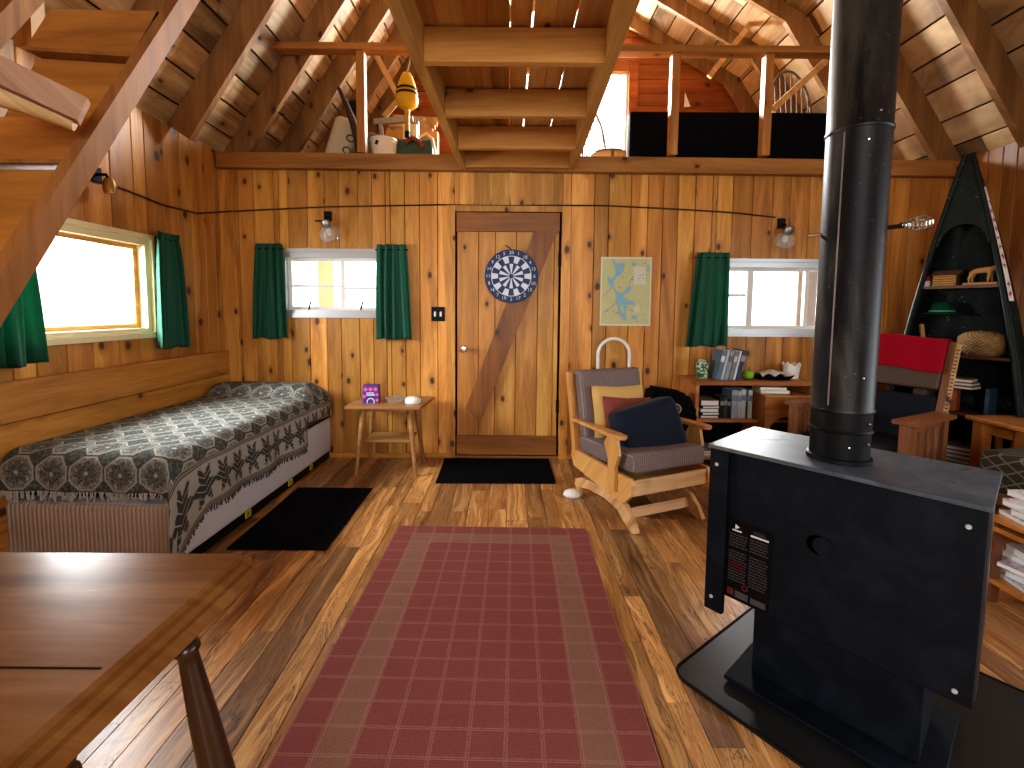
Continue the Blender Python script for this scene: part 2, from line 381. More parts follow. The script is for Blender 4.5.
for a, b, U, N in SL:
    lo_ = .2 if a.z < 2.5 else .0; hi_ = .0 if a.z < 2.5 else .05
    q0, q1 = a-U*lo_, b+U*hi_
    mb.hexa([k-N*h_+V((0, y_, 0)) for h_ in (.035, .06) for k, y_ in ((q0, YF-.3), (q1, YF-.3), (q1, YE+.2), (q0, YE+.2))])
    if a.z < 2.5: mb.span((b.x-.08, YF-.3, b.z+.05), (b.x+.08, YE+.2, b.z+.07))
mb.build('roof', M['shadow'], **ST)
# rafters: one object per side and station
ordn = ['seventh', 'sixth', 'fifth', 'fourth', 'third', 'second', 'first']
ys = [1.95, 2.51, 3.07, 3.64, 4.19, 4.75, 5.29]
for side, (lo, up) in (('left', (SL[0], SL[1])), ('right', (SL[2], SL[3]))):
    for i, y in enumerate(ys):
        mb = MB()
        for k, (a, b, U, N) in enumerate((lo, up)):
            D = .165 if k == 0 else .13
            a2 = a + U*(.0 if k == 0 else -.03); b2 = b + U*(.03 if k == 0 else -.09)
            hy = .022 if k == 0 else .019; Y0, Y1 = V((0, y-hy, 0)), V((0, y+hy, 0)); n0 = N*.002
            mb.hexa([a2+n0+Y0, b2+n0+Y0, b2+n0+Y1, a2+n0+Y1, a2+N*D+Y0, b2+N*D+Y0, b2+N*D+Y1, a2+N*D+Y1])
        o = mb.build('rafter', M['rafter'])
        where = 'over the loft' if y > 3.7 else ('just before the loft edge beam' if y < 3.3 and y > 2.8 else ('above the loft edge beam' if y > 3.3 else 'over the main room'))
        for k, v in P('%s roof slope rafter %s, %s from the loft end wall' % ('left' if side == 'left' else 'right', where, ordn[i]), 'rafter', 'pine rafters under the roof').items(): o[k] = v

# loft: end wall, floor, edge beam
def roof_x(z, side):
    a, b, c = (WL, KL, RG) if side < 0 else (WR, KR, RG)
    if z <= a.z: return a.x
    if z < b.z: return a.x+(b.x-a.x)*(z-a.z)/(b.z-a.z)
    return b.x+(c.x-b.x)*min(1, (z-b.z)/(c.z-b.z))
HW = [(.02, 1.33, 2.75, 3.80), (-.05, 1.25, 4.05, 4.42)]
mb = MB(); z = 2.15
while z < RZ:
    h = random.uniform(.13, .165); zc = min(z+h, RZ)
    x0, x1 = roof_x(z, -1)-.03, roof_x(z, 1)+.03; segs = [(x0, x1)]
    for a, b, c, d in HW:
        if c-.02 < z+h/2 < d+.02:
            segs = [q for s in segs for q in ((s[0], min(s[1], a)), (max(s[0], b), s[1])) if q[1]-q[0] > .01]
    for s0, s1 in segs: mb.plank((0, YE-.01, 0), (0,0,1), (1,0,0), (0,-1,0), z, zc, s0, s1, .03, .006)
    z = zc
mb.build('wall_loft', M['loftwall'], **ST)
mb = MB(); boards(mb, (0, 0, 2.27), (1,0,0), (0,1,0), (0,0,1), XL, XR, YB-.02, YE, [], .12, .16)
mb.build('floor_loft', M['pine_y'], **ST)
MB().bar((XL+.02, YB-.044, 2.258), (XR-.02, YB-.044, 2.232), .063, .112, up=(0,0,1), bev=.004).build('loft_edge_beam', M['beam_x'], **P('long orange pine beam along the edge of the loft above the door wall', 'beam'))
# loft window
t = thing('window_4', '', ''); del t['label']; del t['category']; t['kind'] = 'structure'
mb = MB()
for a, b in (((-.08,2.66),(.03,3.9)), ((1.32,2.66),(1.425,3.9)), ((.03,3.79),(1.32,3.9)), ((.03,2.66),(1.32,2.76))): mb.span((a[0], YE-.06, a[1]), (b[0], YE-.005, b[1]), .004)
mb.build('window_frame', M['loftwall'], t)
mb = MB()
for a, b in (((.03,2.76),(.06,3.79)), ((1.29,2.76),(1.32,3.79)), ((.06,3.76),(1.29,3.79)), ((.06,2.76),(1.29,2.79)), ((.66,2.79),(.69,3.76))): mb.span((a[0], YE-.035, a[1]), (b[0], YE, b[1]))
mb.build('sash', M['white'], t)
mb = MB().span((.05, YE-.014, 2.78), (1.3, YE-.01, 3.77)); mb.build('pane', M['glass'], t)

# windows of the main room
def window(name, fn, w, h, rails, mull, mats, sill=True):
    # fn(u, d, z): u across (0..w), d depth from the room face (+ outward), z up
    t = thing(name, '', ''); del t['label']; del t['category']; t['kind'] = 'structure'
    def fr(mb, u0, u1, z0, z1, d0, d1): 
        p = [fn(u, d, z) for z in (z0, z1) for u, d in ((u0,d0),(u1,d0),(u1,d1),(u0,d1))]; mb.hexa(p)
    mb = MB()
    for q in ((-.02,0,-.02,h+.025), (w,w+.02,-.02,h+.025), (0,w,h,h+.025), (-.03,w+.03,-.03,0)): fr(mb, *q, -.018, .01)
    for q in ((0,.035,0,h), (w-.035,w,0,h), (.035,w-.035,h-.04,h), (.035,w-.035,0,.03)): fr(mb, *q, .002, .1)
    mb.build('window_frame', mats[0], t)
    mb = MB()
    for q in ((.035,.065,.03,h-.04), (w-.065,w-.035,.03,h-.04), (.065,w-.065,h-.065,h-.04), (.065,w-.065,.03,.055)): fr(mb, *q, .05, .075)
    for u, ww in mull: fr(mb, u-ww/2, u+ww/2, .055, h-.065, .048, .08)
    for u0, u1, z, ww in rails: fr(mb, u0, u1, z-ww/2, z+ww/2, .052, .072)
    mb.build('sash', mats[1], t)
    mb = MB(); fr(mb, .05, w-.05, .04, h-.05, .060, .064); mb.build('pane', M['glass'], t)
    return t
w1 = window('window_1', lambda u, d, z: V((XL-d, 1.80+u, 1.01+z)), 1.05, .565, [], [], (M['cream'], M['pine_y']))
w2 = window('window_2', lambda u, d, z: V((-1.74+u, YB+d, 1.125+z)), .81, .47, [(.06,.45,.215,.018), (.47,.75,.20,.018)], [(.46,.03)], (M['alum'], M['white']))
for px in (.20, .60):
    mb = MB().tube([(-1.74+px, YB+.03, 1.15), (-1.74+px+.012, YB+.0, 1.165), (-1.74+px+.03, YB-.01, 1.22)], .006, 6); mb.build('latch', M['iron'], w2)
w3 = window('window_3', lambda u, d, z: V((1.55+u, YB+d, 1.005+z)), 1.19, .54, [(.06,.31,.29,.02)], [(.34,.045), (.78,.03)], (M['alum'], M['white']))
# porch posts and ground outside
mb = MB().span((-1.76, 4.32, -.3), (-1.61, 4.44, 2.2), .01); mb.build('porch_post', M['cream'], **P('cream porch post seen through the small window near the bed', 'post'))
mb = MB().span((2.68, 4.3, -.3), (2.86, 4.44, 2.2), .01); mb.build('porch_post', plain('weathered_grey_post', (.30,.30,.31), .8, mott=.2), **P('weathered grey porch post seen through the window above the bookcase', 'post'))
mb = MB().span((-40, -40, -.42), (40, 60, -.40)); mb.build('ground', plain('bright_ground', (.62,.64,.58), .9, mott=.1, msc=2), **ST)

# door
d = thing('door_1', '', ''); del d['label']; del d['category']; d['kind'] = 'structure'
DY = YB-.008
mb = MB(); boards(mb, (0, DY, 0), (1,0,0), (0,0,1), (0,-1,0), -.388, .392, .03, 1.895, [], .12, .17, .004); mb.build('door_panel', M['door'], d)
mb = MB().span((-.388, DY-.024, 1.755), (.392, DY-.001, 1.897), .003); mb.build('top_rail', M['brace'], d)
mb = MB().span((-.388, DY-.024, .035), (.392, DY-.001, .185), .003); mb.build('bottom_rail', M['brace'], d)
a = [atY(534, 232, DY), atY(557, 232, DY), atY(480.5, 421, DY), atY(466, 407.5, DY)]
mb = MB().prism([V((p.x, DY-.034, p.z)) for p in a], (0, .033, 0)); mb.build('diagonal_brace', M['dbrace'], d)
mb = MB().lathe([(.0,0),(.026,0),(.026,.006),(.011,.012),(.011,.035),(.024,.045),(.028,.058),(.022,.07),(0,.074)], (-.335, DY-.002, .865), 20, Matrix(((1,0,0),(0,0,-1),(0,1,0)))); mb.build('door_knob', M['chrome'], d, smooth=40)
for z in (1.55, .42):
    mb = MB().span((.385, DY-.012, z-.05), (.408, DY-.002, z+.05), .002).tube([(.398, DY-.012, z-.052), (.398, DY-.012, z+.052)], .007, 8); mb.build('hinge', M['iron'], d)
mb = MB()
for a, b in (((-.47,0),(-.400,1.95)), ((.408,0),(.478,1.95)), ((-.40,1.905),(.408,1.95))): mb.span((a[0], YB-.022, a[1]), (b[0], YB+.02, b[1]), .003)
mb.build('door_frame', M['pine_z'], d)
mb = MB().span((-.4, YB-.02, 0), (.41, YB+.02, .022), .003); mb.build('threshold', M['brace'], d)
mb = MB().span((-.46, YB+.03, -.02), (.46, YB+.05, 1.98)); mb.build('door_backing', M['shadow'], d)

# ------------------------------------------------------------------ catwalk bridge overhead
cw = thing('catwalk', 'plank catwalk bridge on joists overhead, running from the loft toward the room', 'catwalk', (0, 2.0, 2.2))
c0 = V((0, 2.0, 2.2)); Ya, Yb_ = .3, YB-.078
def cx(y, s):  # beams draw together very slightly toward the loft
    k = (y-1.63)/(3.52-1.63); return (-.395+.058*k) if s < 0 else (.412+.058*k)
for s in (-1, 1):
    mb = MB(); x0, x1 = cx(Ya, s), cx(Yb_, s)
    mb.hexa([V((x0-.024,Ya,2.2))-c0, V((x0+.024,Ya,2.2))-c0, V((x1+.024,Yb_,2.2))-c0, V((x1-.024,Yb_,2.2))-c0, V((x0-.024,Ya,2.345))-c0, V((x0+.024,Ya,2.345))-c0, V((x1+.024,Yb_,2.345))-c0, V((x1-.024,Yb_,2.345))-c0])
    mb.build('side_beam', M['beam_y'], cw)
for y in (.95, 1.49, 2.04, 2.58, 3.08, 3.47):
    mb = MB().span(V((cx(y,-1)+.024, y-.02, 2.2))-c0, V((cx(y,1)-.024, y+.02, 2.34))-c0, .002); mb.build('joist', M['joistw'], cw)
xs = [-.42, -.30, -.185, -.09, .005, .10, .185, .275, .37, .49]; gap = {4: .010, 6: .007, 3: .005}
for i in range(9):
    mb = MB().span(V((xs[i]+.0003, Ya-.02, 2.347))-c0, V((xs[i+1]-gap.get(i, .0005), YB+.05, 2.372))-c0, .002); mb.build('deck_plank', M['catdeck'], cw)

# loft railing
def railing(x0, x1, posts, label):
    t = thing('loft_railing', label, 'railing', ((x0+x1)/2, YB-.045, 2.325)); c = V(t.location)
    mb = MB().span(V((x0, YB-.09, 3.035))-c, V((x1, YB-.0, 3.082))-c, .003); mb.build('top_rail', M['beam_x'], t)
    for x in posts:
        mb = MB().span(V((x-.030, YB-.075, 2.316))-c, V((x+.030, YB-.01, 3.034))-c, .003); mb.build('post', M['post'], t)
railing(-1.74, -.40, (-1.085,), 'short single-post pine loft railing left of the catwalk')
railing(.50, 2.62, (1.215, 1.895), 'longer two-post pine loft railing right of the catwalk, before the black panel')
# roof battens in the loft
def batten(a, b, label):
    o = MB().bar(a, b, .03, .05).build('roof_batten', M['log'], **P(label, 'batten', 'thin diagonal battens in the loft'))
batten(atY(371, 46, 4.6), atY(397, 95, 4.68), 'thin pale batten slanting down to the right behind the yellow buoy')
batten(atY(409, 88, 4.7), atY(384, 117, 4.66), 'thin pale batten slanting down to the left beside the yellow buoy')
batten(atY(772, -4, 4.55), atY(709, 77, 4.6), 'long thin diagonal batten across the right roof slope of the loft')
batten(atY(771, 111, 4.0), atY(826, 61, 4.02), 'pale stick leaning behind the black panel by the chair back')

# ------------------------------------------------------------------ stairs at the left
SX = -1.25
st = thing('staircase', 'steep wooden staircase rising past the left window to the upper floor', 'staircase', (SX, .42, 0)); s0 = V((SX, .42, 0))
p, q = V((SX, .40, -.0)), V((SX, 2.07, 2.622)); dr = (q-p).normalized(); nn = V((0, -dr.z, dr.y))
def stringer(x):
    mb = MB(); w = .066; t2 = .04
    pts = [p+nn*(w/2), q+nn*(w/2), q-nn*(w/2), p-nn*(w/2)]; pts[0].z = max(0, pts[0].z); pts[3].z = 0
    mb.prism([V((x, k.y, k.z))-s0 for k in pts], (-t2, 0, 0)); return mb.build('stringer', M['stringer'], st)
stringer(SX); stringer(SX-.62)
TR = [((50,9),(157,11),(132.5,54),(26,47), 1.80), ((-42,116),(89,118.5),(69,160),(-62,158), 1.50), ((-100,221),(30,222.5),(9,262),(-120,260), 1.29)]
cor = []
for a, b, c, e, y in TR:
    A, B, C, E_ = [atY(*k, y) for k in (a, b, c, e)]
    cor.append((A, B, C, E_))
    mb = MB().prism([k-s0 for k in (A, B, C, E_)], (0, .055, 0))
    for f_ in mb.bm.faces:
        cc = f_.calc_center_median()+s0
        if cc.x > max(B.x, C.x)-.13 and all(abs(v_.co.x+s0.x-B.x) < .005 or abs(v_.co.x+s0.x-C.x) < .005 for v_ in f_.verts): f_.material_index = 1
    mb.build('tread_front', [M['stair'], M['tleg']], st)
    lip = [C, E_, E_+V((0,-.012,-.03)), C+V((0,-.012,-.03))]
    mb = MB().hexa([k-s0 for k in (E_+V((0,-.004,-.012)), C+V((0,-.004,-.012)), C+V((0,.07,-.012)), E_+V((0,.07,-.012)), E_+V((0,-.004,0)), C+V((0,-.004,0)), C+V((0,.07,0)), E_+V((0,.07,0)))]); mb.build('tread_nosing', M['stringer'], st)
for (A, B, C, E_), nx in zip(cor, cor[1:]+[None]):
    lo = .44
    a, b = E_+V((.0,.04,-.02)), C+V((.0,.04,-.02)); e = V((E_.x-.25, E_.y+.02, E_.z-lo)); c = V((C.x-.255, C.y+.02, C.z-lo))
    mb = MB().prism([k-s0 for k in (a, b, c, e)], (0, .02, 0)); mb.build('riser', M['stair'], st)
for y, z in ((1.1, .86), (.98, .66), (.85, .45), (.72, .24)):
    mb = MB().span(V((SX-.58, y-.16, z-.02))-s0, V((SX-.04, y+.05, z+.012))-s0, .003); mb.build('tread', M['stair'], st)
b0, b1 = atY(-30, 58, 1.22), atY(84, 112, 1.34)
MB().bar(b0, b1, .05, .07, up=(0,0,1)).build('rough_beam', M['rough'], **P('greyish rough-sawn beam end in front of the left stair treads', 'beam'))
b0, b1 = atY(-30, 84, 1.25), atY(76, 121, 1.36)
MB().tube([b0, b0.lerp(b1, .5)+V((0,0,.005)), b1], [.035, .033, .03], 12).build('log_pole', M['log'], smooth=50, **P('pale peeled log pole just below the rough beam by the stairs', 'pole'))
a, b = atY(27, -30, 1.98), atY(31, 50, 1.98)
MB().bar(a, b, .07, .06, up=(0,1,0)).build('stair_post', M['post'], **P('orange upright post at the top left behind the stair treads', 'post'))

# ------------------------------------------------------------------ fabrics and patterns
def rug_mat():
    t = NT('red_check_rug'); x, y, z = t.sep(t.obj())
    u = t.math('DIVIDE', t.math('ADD', x, .5), .1); v = t.math('DIVIDE', y, .0855)       # cells; y counts away from the far edge (negative)
    v = t.math('ABSOLUTE', v)
    iu, iv = t.math('FLOOR', u), t.math('FLOOR', v); fu, fv = t.math('FRACT', u), t.math('FRACT', v)
    inx = t.math('MULTIPLY', t.math('GREATER_THAN', iu, .5), t.math('LESS_THAN', iu, 8.5)); inv = t.math('GREATER_THAN', iv, .5)
    inner = t.math('MULTIPLY', t.math('MULTIPLY', t.math('GREATER_THAN', iu, 1.5), t.math('LESS_THAN', iu, 7.5)), t.math('GREATER_THAN', iv, 1.5))
    tan = t.math('MULTIPLY', t.math('MULTIPLY', inx, inv), t.math('SUBTRACT', 1, inner))
    n = t.noise(t.obj(), 260, 2, .6); n2 = t.noise(t.obj(), 5, 3)
    rib = t.math('SINE', t.math('MULTIPLY', y, 900)); ribx = t.math('SINE', t.math('MULTIPLY', x, 900))
    red = t.mix(n, (.19,.052,.048), (.34,.122,.108)); red = t.mix(t.math('MULTIPLY_ADD', rib, .12, .12), red, (.09,.022,.022))
    weave = t.math('GREATER_THAN', t.math('ADD', t.math('MULTIPLY', rib, ribx), t.math('MULTIPLY', n, .5)), .2)
    tn = t.mix(weave, (.17,.05,.042), (.33,.215,.15))
    col = t.mix(tan, red, tn)
    def edge(f, k): return t.math('ADD', t.sstep(t.math('ABSOLUTE', t.math('SUBTRACT', f, .035)), .012, .03, 1, 0), t.sstep(t.math('ABSOLUTE', t.math('SUBTRACT', f, .965)), .012, .03, 1, 0), clamp=True)
    ln = t.math('MAXIMUM', edge(fu, 0), edge(fv, 0))
    ln = t.math('MULTIPLY', ln, t.sstep(n, .35, .6, .35, .9))
    col = t.mix(t.math('MULTIPLY', ln, .6), col, (.42,.24,.19))
    col = t.mix(t.math('MULTIPLY', n2, .25), col, (.13,.02,.022))
    return t.done(t.bsdf(col, .92, spec=.15, bump=t.math('ADD', n, t.math('MULTIPLY', rib, .4)), bs=.35, bd=.002, sheen=.0))
def blanket_mat():
    t = NT('woven_flower_throw'); u, v, _ = t.sep(t.uvc()); T = .15
    cu = t.math('SUBTRACT', t.math('FRACT', t.math('DIVIDE', u, T)), .5); cv = t.math('SUBTRACT', t.math('FRACT', t.math('DIVIDE', v, T)), .5)
    au, av = t.math('ABSOLUTE', cu), t.math('ABSOLUTE', cv)
    ro = t.math('MAXIMUM', t.math('MAXIMUM', au, av), t.math('MULTIPLY', t.math('ADD', au, av), .72))
    rl = t.math('SQRT', t.math('ADD', t.math('MULTIPLY', cu, cu), t.math('MULTIPLY', cv, cv)))
    th = t.math('ARCTAN2', cv, cu)
    pet = t.math('ADD', t.math('MULTIPLY', t.math('ABSOLUTE', t.math('COSINE', t.math('MULTIPLY', th, 4))), .15), .21)
    n = t.noise(t.scale(t.uvc(), (1,1,0)), 420, 2, .6); n2 = t.noise(t.scale(t.uvc(), (1,1,0)), 70, 3, .6)
    cream, dark, mid, green = (.40,.40,.36), (.040,.044,.042), (.135,.145,.135), (.040,.056,.046)
    flower = t.mix(t.sstep(n2, .4, .6), dark, mid)
    flower = t.mix(t.sstep(t.math('ABSOLUTE', t.math('SINE', t.math('MULTIPLY', th, 8))), .0, .3, .6, 0), flower, cream)
    ins = t.mix(t.math('LESS_THAN', rl, pet), t.mix(t.sstep(n2, .40, .72), mid, cream), flower)
    ins = t.mix(t.math('LESS_THAN', rl, .06), ins, cream)
    out = t.mix(t.sstep(n2, .45, .62), green, mid)
    col = t.mix(t.math('GREATER_THAN', ro, .455), ins, out)
    col = t.mix(t.math('MULTIPLY', t.sstep(t.math('ABSOLUTE', t.math('SUBTRACT', ro, .45)), .018, .03, 1, 0), .9), col, cream)
    # border along the hanging side
    b = t.math('SUBTRACT', u, BORDER); bw = .225
    bu = t.math('DIVIDE', b, bw); cellv = t.math('SUBTRACT', t.math('FRACT', t.math('DIVIDE', v, .125)), .5)
    bl = t.math('SUBTRACT', bu, .5)
    mx, mz = t.math('MULTIPLY', cellv, .125), t.math('MULTIPLY', bl, bw)
    mz2 = t.math('MULTIPLY', mz, .72)
    r2 = t.math('SQRT', t.math('ADD', t.math('MULTIPLY', mx, mx), t.math('MULTIPLY', mz2, mz2))); th2 = t.math('ARCTAN2', mz2, mx)
    rad = t.math('MULTIPLY_ADD', t.math('COSINE', t.math('MULTIPLY', th2, 6)), .016, .048)
    mot = t.math('LESS_THAN', t.math('ADD', r2, t.math('MULTIPLY', t.math('SUBTRACT', n2, .5), .05)), rad)
    mot = t.math('MULTIPLY', mot, t.math('GREATER_THAN', t.math('ABSOLUTE', t.math('SINE', t.math('ADD', t.math('MULTIPLY', mz, 110), t.math('MULTIPLY', t.math('ABSOLUTE', mx), 90)))), .22))
    brd = t.mix(mot, cream, dark)
    st = t.math('GREATER_THAN', t.math('SINE', t.math('MULTIPLY', bu, 150)), -.3)
    edge = t.math('GREATER_THAN', t.math('ABSOLUTE', bl), .40)
    brd = t.mix(edge, brd, t.mix(st, dark, (.30,.29,.25)))
    col = t.mix(t.math('GREATER_THAN', b, 0), col, brd)
    col = t.mix(t.math('MULTIPLY', n, .35), col, (.10,.10,.09))
    return t.done(t.bsdf(col, .9, spec=.2, bump=n, bs=.4, bd=.002, sheen=.03))
BORDER = .775
def curtain_mat():
    t = NT('green_curtain_cloth'); n = t.noise(t.obj(), 90, 3)
    col = t.mix(n, (.0035,.075,.042), (.010,.145,.085))
    p = t.n('ShaderNodeBsdfPrincipled'); t.put(p.inputs['Base Color'], col); p.inputs['Roughness'].default_value = .75; p.inputs['Sheen Weight'].default_value = .15
    tr = t.n('ShaderNodeBsdfTranslucent'); tr.inputs[0].default_value = (.01,.30,.19,1)
    mx = t.n('ShaderNodeMixShader'); mx.inputs[0].default_value = .22; t.t.links.new(p.outputs[0], mx.inputs[1]); t.t.links.new(tr.outputs[0], mx.inputs[2])
    return t.done(mx.outputs[0])
def tweed_mat():
    t = NT('mauve_grey_tweed'); x, y, z = t.sep(t.obj())
    n = t.noise(t.obj(), 160, 3); 
    sx = t.math('SINE', t.math('MULTIPLY', t.math('ADD', x, t.math('MULTIPLY', n, .004)), 420)); sz = t.math('SINE', t.math('MULTIPLY', t.math('ADD', z, t.math('MULTIPLY', y, .9)), 420))
    k = t.math('MULTIPLY_ADD', t.math('MULTIPLY', sx, sz), .4, .5)
    col = t.mix(k, (.10,.074,.068), (.28,.215,.20)); col = t.mix(t.sstep(sx, .55, .95), col, (.32,.27,.26)); col = t.mix(t.sstep(n, .55, .75), col, (.16,.08,.08))
    return t.done(t.bsdf(col, .95, spec=.1, bump=k, bs=.4, bd=.003))
M['rug'] = rug_mat(); M['throw'] = blanket_mat(); M['curtain'] = curtain_mat(); M['tweed'] = tweed_mat()
M['fringe'] = plain('cream_fringe', (.42,.40,.34), .9, mott=.3, msc=200)
M['dfringe'] = plain('grey_fringe', (.10,.10,.09), .9, mott=.5, msc=150)
M['mattress'] = plain('white_mattress_cloth', (.62,.62,.68), .8, mott=.06, msc=30)
def ridged():
    t = NT('ridged_beige_ticking'); x, y, z = t.sep(t.obj()); s1 = t.math('SINE', t.math('MULTIPLY', x, 330)); n = t.noise(t.obj(), 60, 3)
    k = t.math('MULTIPLY', t.math('ADD', s1, 1), t.math('ADD', n, .2))
    return t.done(t.bsdf(t.mix(k, (.36,.28,.22), (.48,.39,.32)), .85, spec=.2, bump=k, bs=.5, bd=.004))
M['ticking'] = ridged()
M['yellowtag'] = plain('yellow_tag', (.75,.62,.03), .5)
M['whitecard'] = plain('white_card', (.75,.75,.72), .6, mott=.05)
M['inkblack'] = plain('black_ink', (.01,.01,.01), .6)

# ------------------------------------------------------------------ floor coverings
o = MB().span((-.5, -1.6, 0), (.5, 0, .009), .003).build('checked_rug', M['rug'], loc=(-.073, 2.392, .0015), rot=(0,0,-.018), **P('long dark red checked rug with a tan border in the middle of the floor', 'rug'))
o = MB().span((-.405, -.255, 0), (.405, .255, .009), .003).build('door_mat', M['mat'], loc=(-.07, 3.285, .0015), rot=(0,0,.01), **P('black mat on the floor in front of the plank door', 'mat'))
o = MB().span((-.24, -.385, 0), (.24, .385, .009), .003).build('bedside_mat', M['mat'], loc=(-1.105, 2.535, .0015), rot=(0,0,0), **P('black mat on the floor along the side of the bed', 'mat'))

# ------------------------------------------------------------------ bed
BA = math.atan2(.055, 1.64); BX, BY = -1.415, 1.90
bed = thing('bed', 'narrow low bed along the left wall with white box spring and black frame', 'bed', (BX, BY, 0), -BA)
BW, BL = .745, 1.64       # local: x from -BW to 0, y from 0 to BL
mb = MB().span((-BW+.02, .03, .012), (-.02, .06, .075), .004).span((-BW+.02, BL-.05, .012), (-.02, BL-.02, .075), .004).span((-.05, .03, .012), (-.012, BL-.02, .075), .004).span((-BW+.02, .03, .012), (-BW+.05, BL-.02, .075), .004)
mb.span((-BW+.02, .8, .02), (-.02, .84, .06)); mb.build('frame', M['iron'], bed)
for x in (-BW+.06, -.06):
    for y in (.10, BL-.1): MB().lathe([(0,0),(.018,0),(.018,.02),(.01,.03),(.01,.07),(0,.07)], (x, y, .0), 12).build('caster', M['iron'], bed)
mb = MB().box((-BW/2, BL/2, .195), (BW, BL, .265), .022, seg=3)
for f in mb.bm.faces:
    if f.calc_center_median().y < .01: f.material_index = 1
mb.build('box_spring', [M['mattress'], M['ticking']], bed, smooth=50)
mb = MB().box((-BW/2, BL/2, .433), (BW-.02, BL-.02, .185), .05, seg=4); mb.build('mattress', M['black'], bed, smooth=50)
mb = MB().box((-BW/2, BL-.2, .548), (BW-.14, .30, .06), .028, seg=4); mb.build('pillow', M['mattress'], bed, smooth=60)
mb = MB().tube([(-.006, 0.02, .335), (-.006, BL-.02, .335)], .006, 6); mb.build('piping', M['black'], bed)
for i, (y, w_) in enumerate(((.52, .05), (.98, .05), (1.28, .04))):
    tg = MB().span((-.008, y, .03), (-.0035, y+w_, .065)).build('warning_tag', M['yellowtag'], bed)
    mb = MB()
    for k in range(3): mb.span((-.0030, y+.006+k*.013, .038), (-.0034, y+.015+k*.013, .046)); 
    mb.span((-.0030, y+.008, .051), (-.0034, y+w_-.012, .058)); mb.build('printing', M['inkblack'], tg)
# throw blanket: u across (0 wall .. hem), v along (0 front hem .. back)
def throw_pt(u, v):
    # fold lengths
    top = BW-.01; drop_side = .27; front = .125
    s = u*(top+drop_side); q = v*(front+BL-.02)
    # along-bed profile (y,z)
    rad = .07
    def prof(a, r, H):   # a: distance before(-)/after the edge; returns out, z
        if a > r: return (a, 0)
        if a > -r*.57: k = (r-a)/(1.57*r)*PI/2; return (r-r*math.sin(k), -(r-r*math.cos(k)))
        return (0, a+r*.57-r)
    fy, fz = prof(q-front, rad, 0)
    sx, sz = prof(top-s, rad, 0)
    y = fy-.010; z = .540+fz; x = -sx+.014
    hump = .072*math.exp(-((y-(BL-.20))/.14)**4)*min(1, sx/.10)
    back = max(0, y-(BL-.06))
    zz = z+sz*(1 if fz > -.12 else max(.45, 1+(fz+.12)*3)) + hump - back*1.6
    hang = max(0, -sz-.06)
    # cloth ripples on the hanging side
    x += hang*.06*(1+math.sin(q*17+.6))+hang*.22*max(0, math.sin(q*5.2+1.2))*.4
    zz += .004*(1+math.sin(q*23)*math.sin(s*19))
    if fz < -.01: y -= .008*(1+math.sin(s*26))*(-fz/.2)
    # side drape ends short of the pillow end
    lim = 1.16
    if q-front > lim:
        k = min(1, (q-front-lim)/.02)
        if sz < -.16 : 
            e = (-sz-.16)*k; zz += e*.97; x += -.012*k
    # front corner hangs down in a point
    c = max(0, 1-abs(q-front+.02)/.22)*max(0, min(1, (hang-.0)/.16))
    zz -= .17*c; y -= .07*c
    return V((x, y, max(zz, .035)))
bl = thing('throw_blanket', 'grey and cream flower-patterned woven throw with fringe spread over the bed', 'blanket', (BX, BY, 0), -BA)
NU, NV = 70, 120; LU, LV = BW-.01+.27, (.125+BL-.02)
mb = MB().grid(throw_pt, NU, NV, uvfn=lambda a, b: (a*LU, b*LV)); o = mb.build('cloth', M['throw'], bl, smooth=80)
md = o.modifiers.new('thick', 'SOLIDIFY'); md.thickness = .006; md.offset = 1
mb = MB(); rr = random.Random(3)
for i in range(150):            # front fringe
    u = (i+rr.random()*.6)/150; p0 = throw_pt(u, 0); p1 = p0+V((rr.uniform(-.012,.012), -.004, -rr.uniform(.018,.045)))
    if u > .64: p1.z = p0.z-rr.uniform(.01,.03)
    p1.z = max(p1.z, .012); mb.bar(p0, p1, .004, .003)
mb.build('fringe', M['fringe'], bl)
mb = MB()
for i in range(200):            # side fringe
    v = (i+rr.random()*.6)/200
    if v*LV-.125 > 1.14: continue
    p0 = throw_pt(1, v); p1 = p0+V((.004, rr.uniform(-.01,.01), -rr.uniform(.015,.032))); p1.z = max(p1.z, .012); mb.bar(p0, p1, .006, .003)
mb.build('side_fringe', M['dfringe'], bl)

# ------------------------------------------------------------------ nightstand and what is on it
nt = thing('side_table', 'small wooden side table with splayed legs between the bed and the door', 'table', (-.84, 3.31, 0))
mb = MB().prism([(-.27,-.185,.478), (.25,-.185,.478), (.29,.2,.478), (-.27,.2,.478)], (0,0,.022)); bmesh.ops.bevel(mb.bm, geom=list(mb.bm.edges), offset=.004, segments=2, affect='EDGES'); mb.build('table_top', M['sidetab'], nt)
for sx in (-1, 1):
    for sy in (-1, 1):
        mb = MB().tube([(sx*.16, sy*.11, .478), (sx*.21, sy*.155, 0)], [.02, .012], 12); mb.build('leg', M['sidetab'], nt, smooth=50)
mb = MB().span((-.16, -.11, .225), (.165, .12, .243), .004); mb.build('lower_shelf', M['sidetab'], nt)
mb = MB().span((-.19, -.12, .448), (.19, .12, .4775)); mb.build('apron', M['sidetab'], nt)
bx = thing('tissue_box', 'small purple printed box with pink spots on the side table', 'box', (-1.055+.09, 3.275, .5), .12)
MB().span((-.055, -.045, 0), (.055, .045, .125), .003).build('carton', plain('purple_card', (.10,.035,.30), .5, mott=.2, msc=40), bx)
mb = MB(); pink, pale, dk = 0, 1, 2
R90 = Matrix(((1,0,0),(0,0,-1),(0,1,0)))
for x in (-.034, 0, .034): mb.lathe([(0,0),(.014,0),(.014,.001),(0,.001)], (x, -.0455, .10), 14, R90, 0)
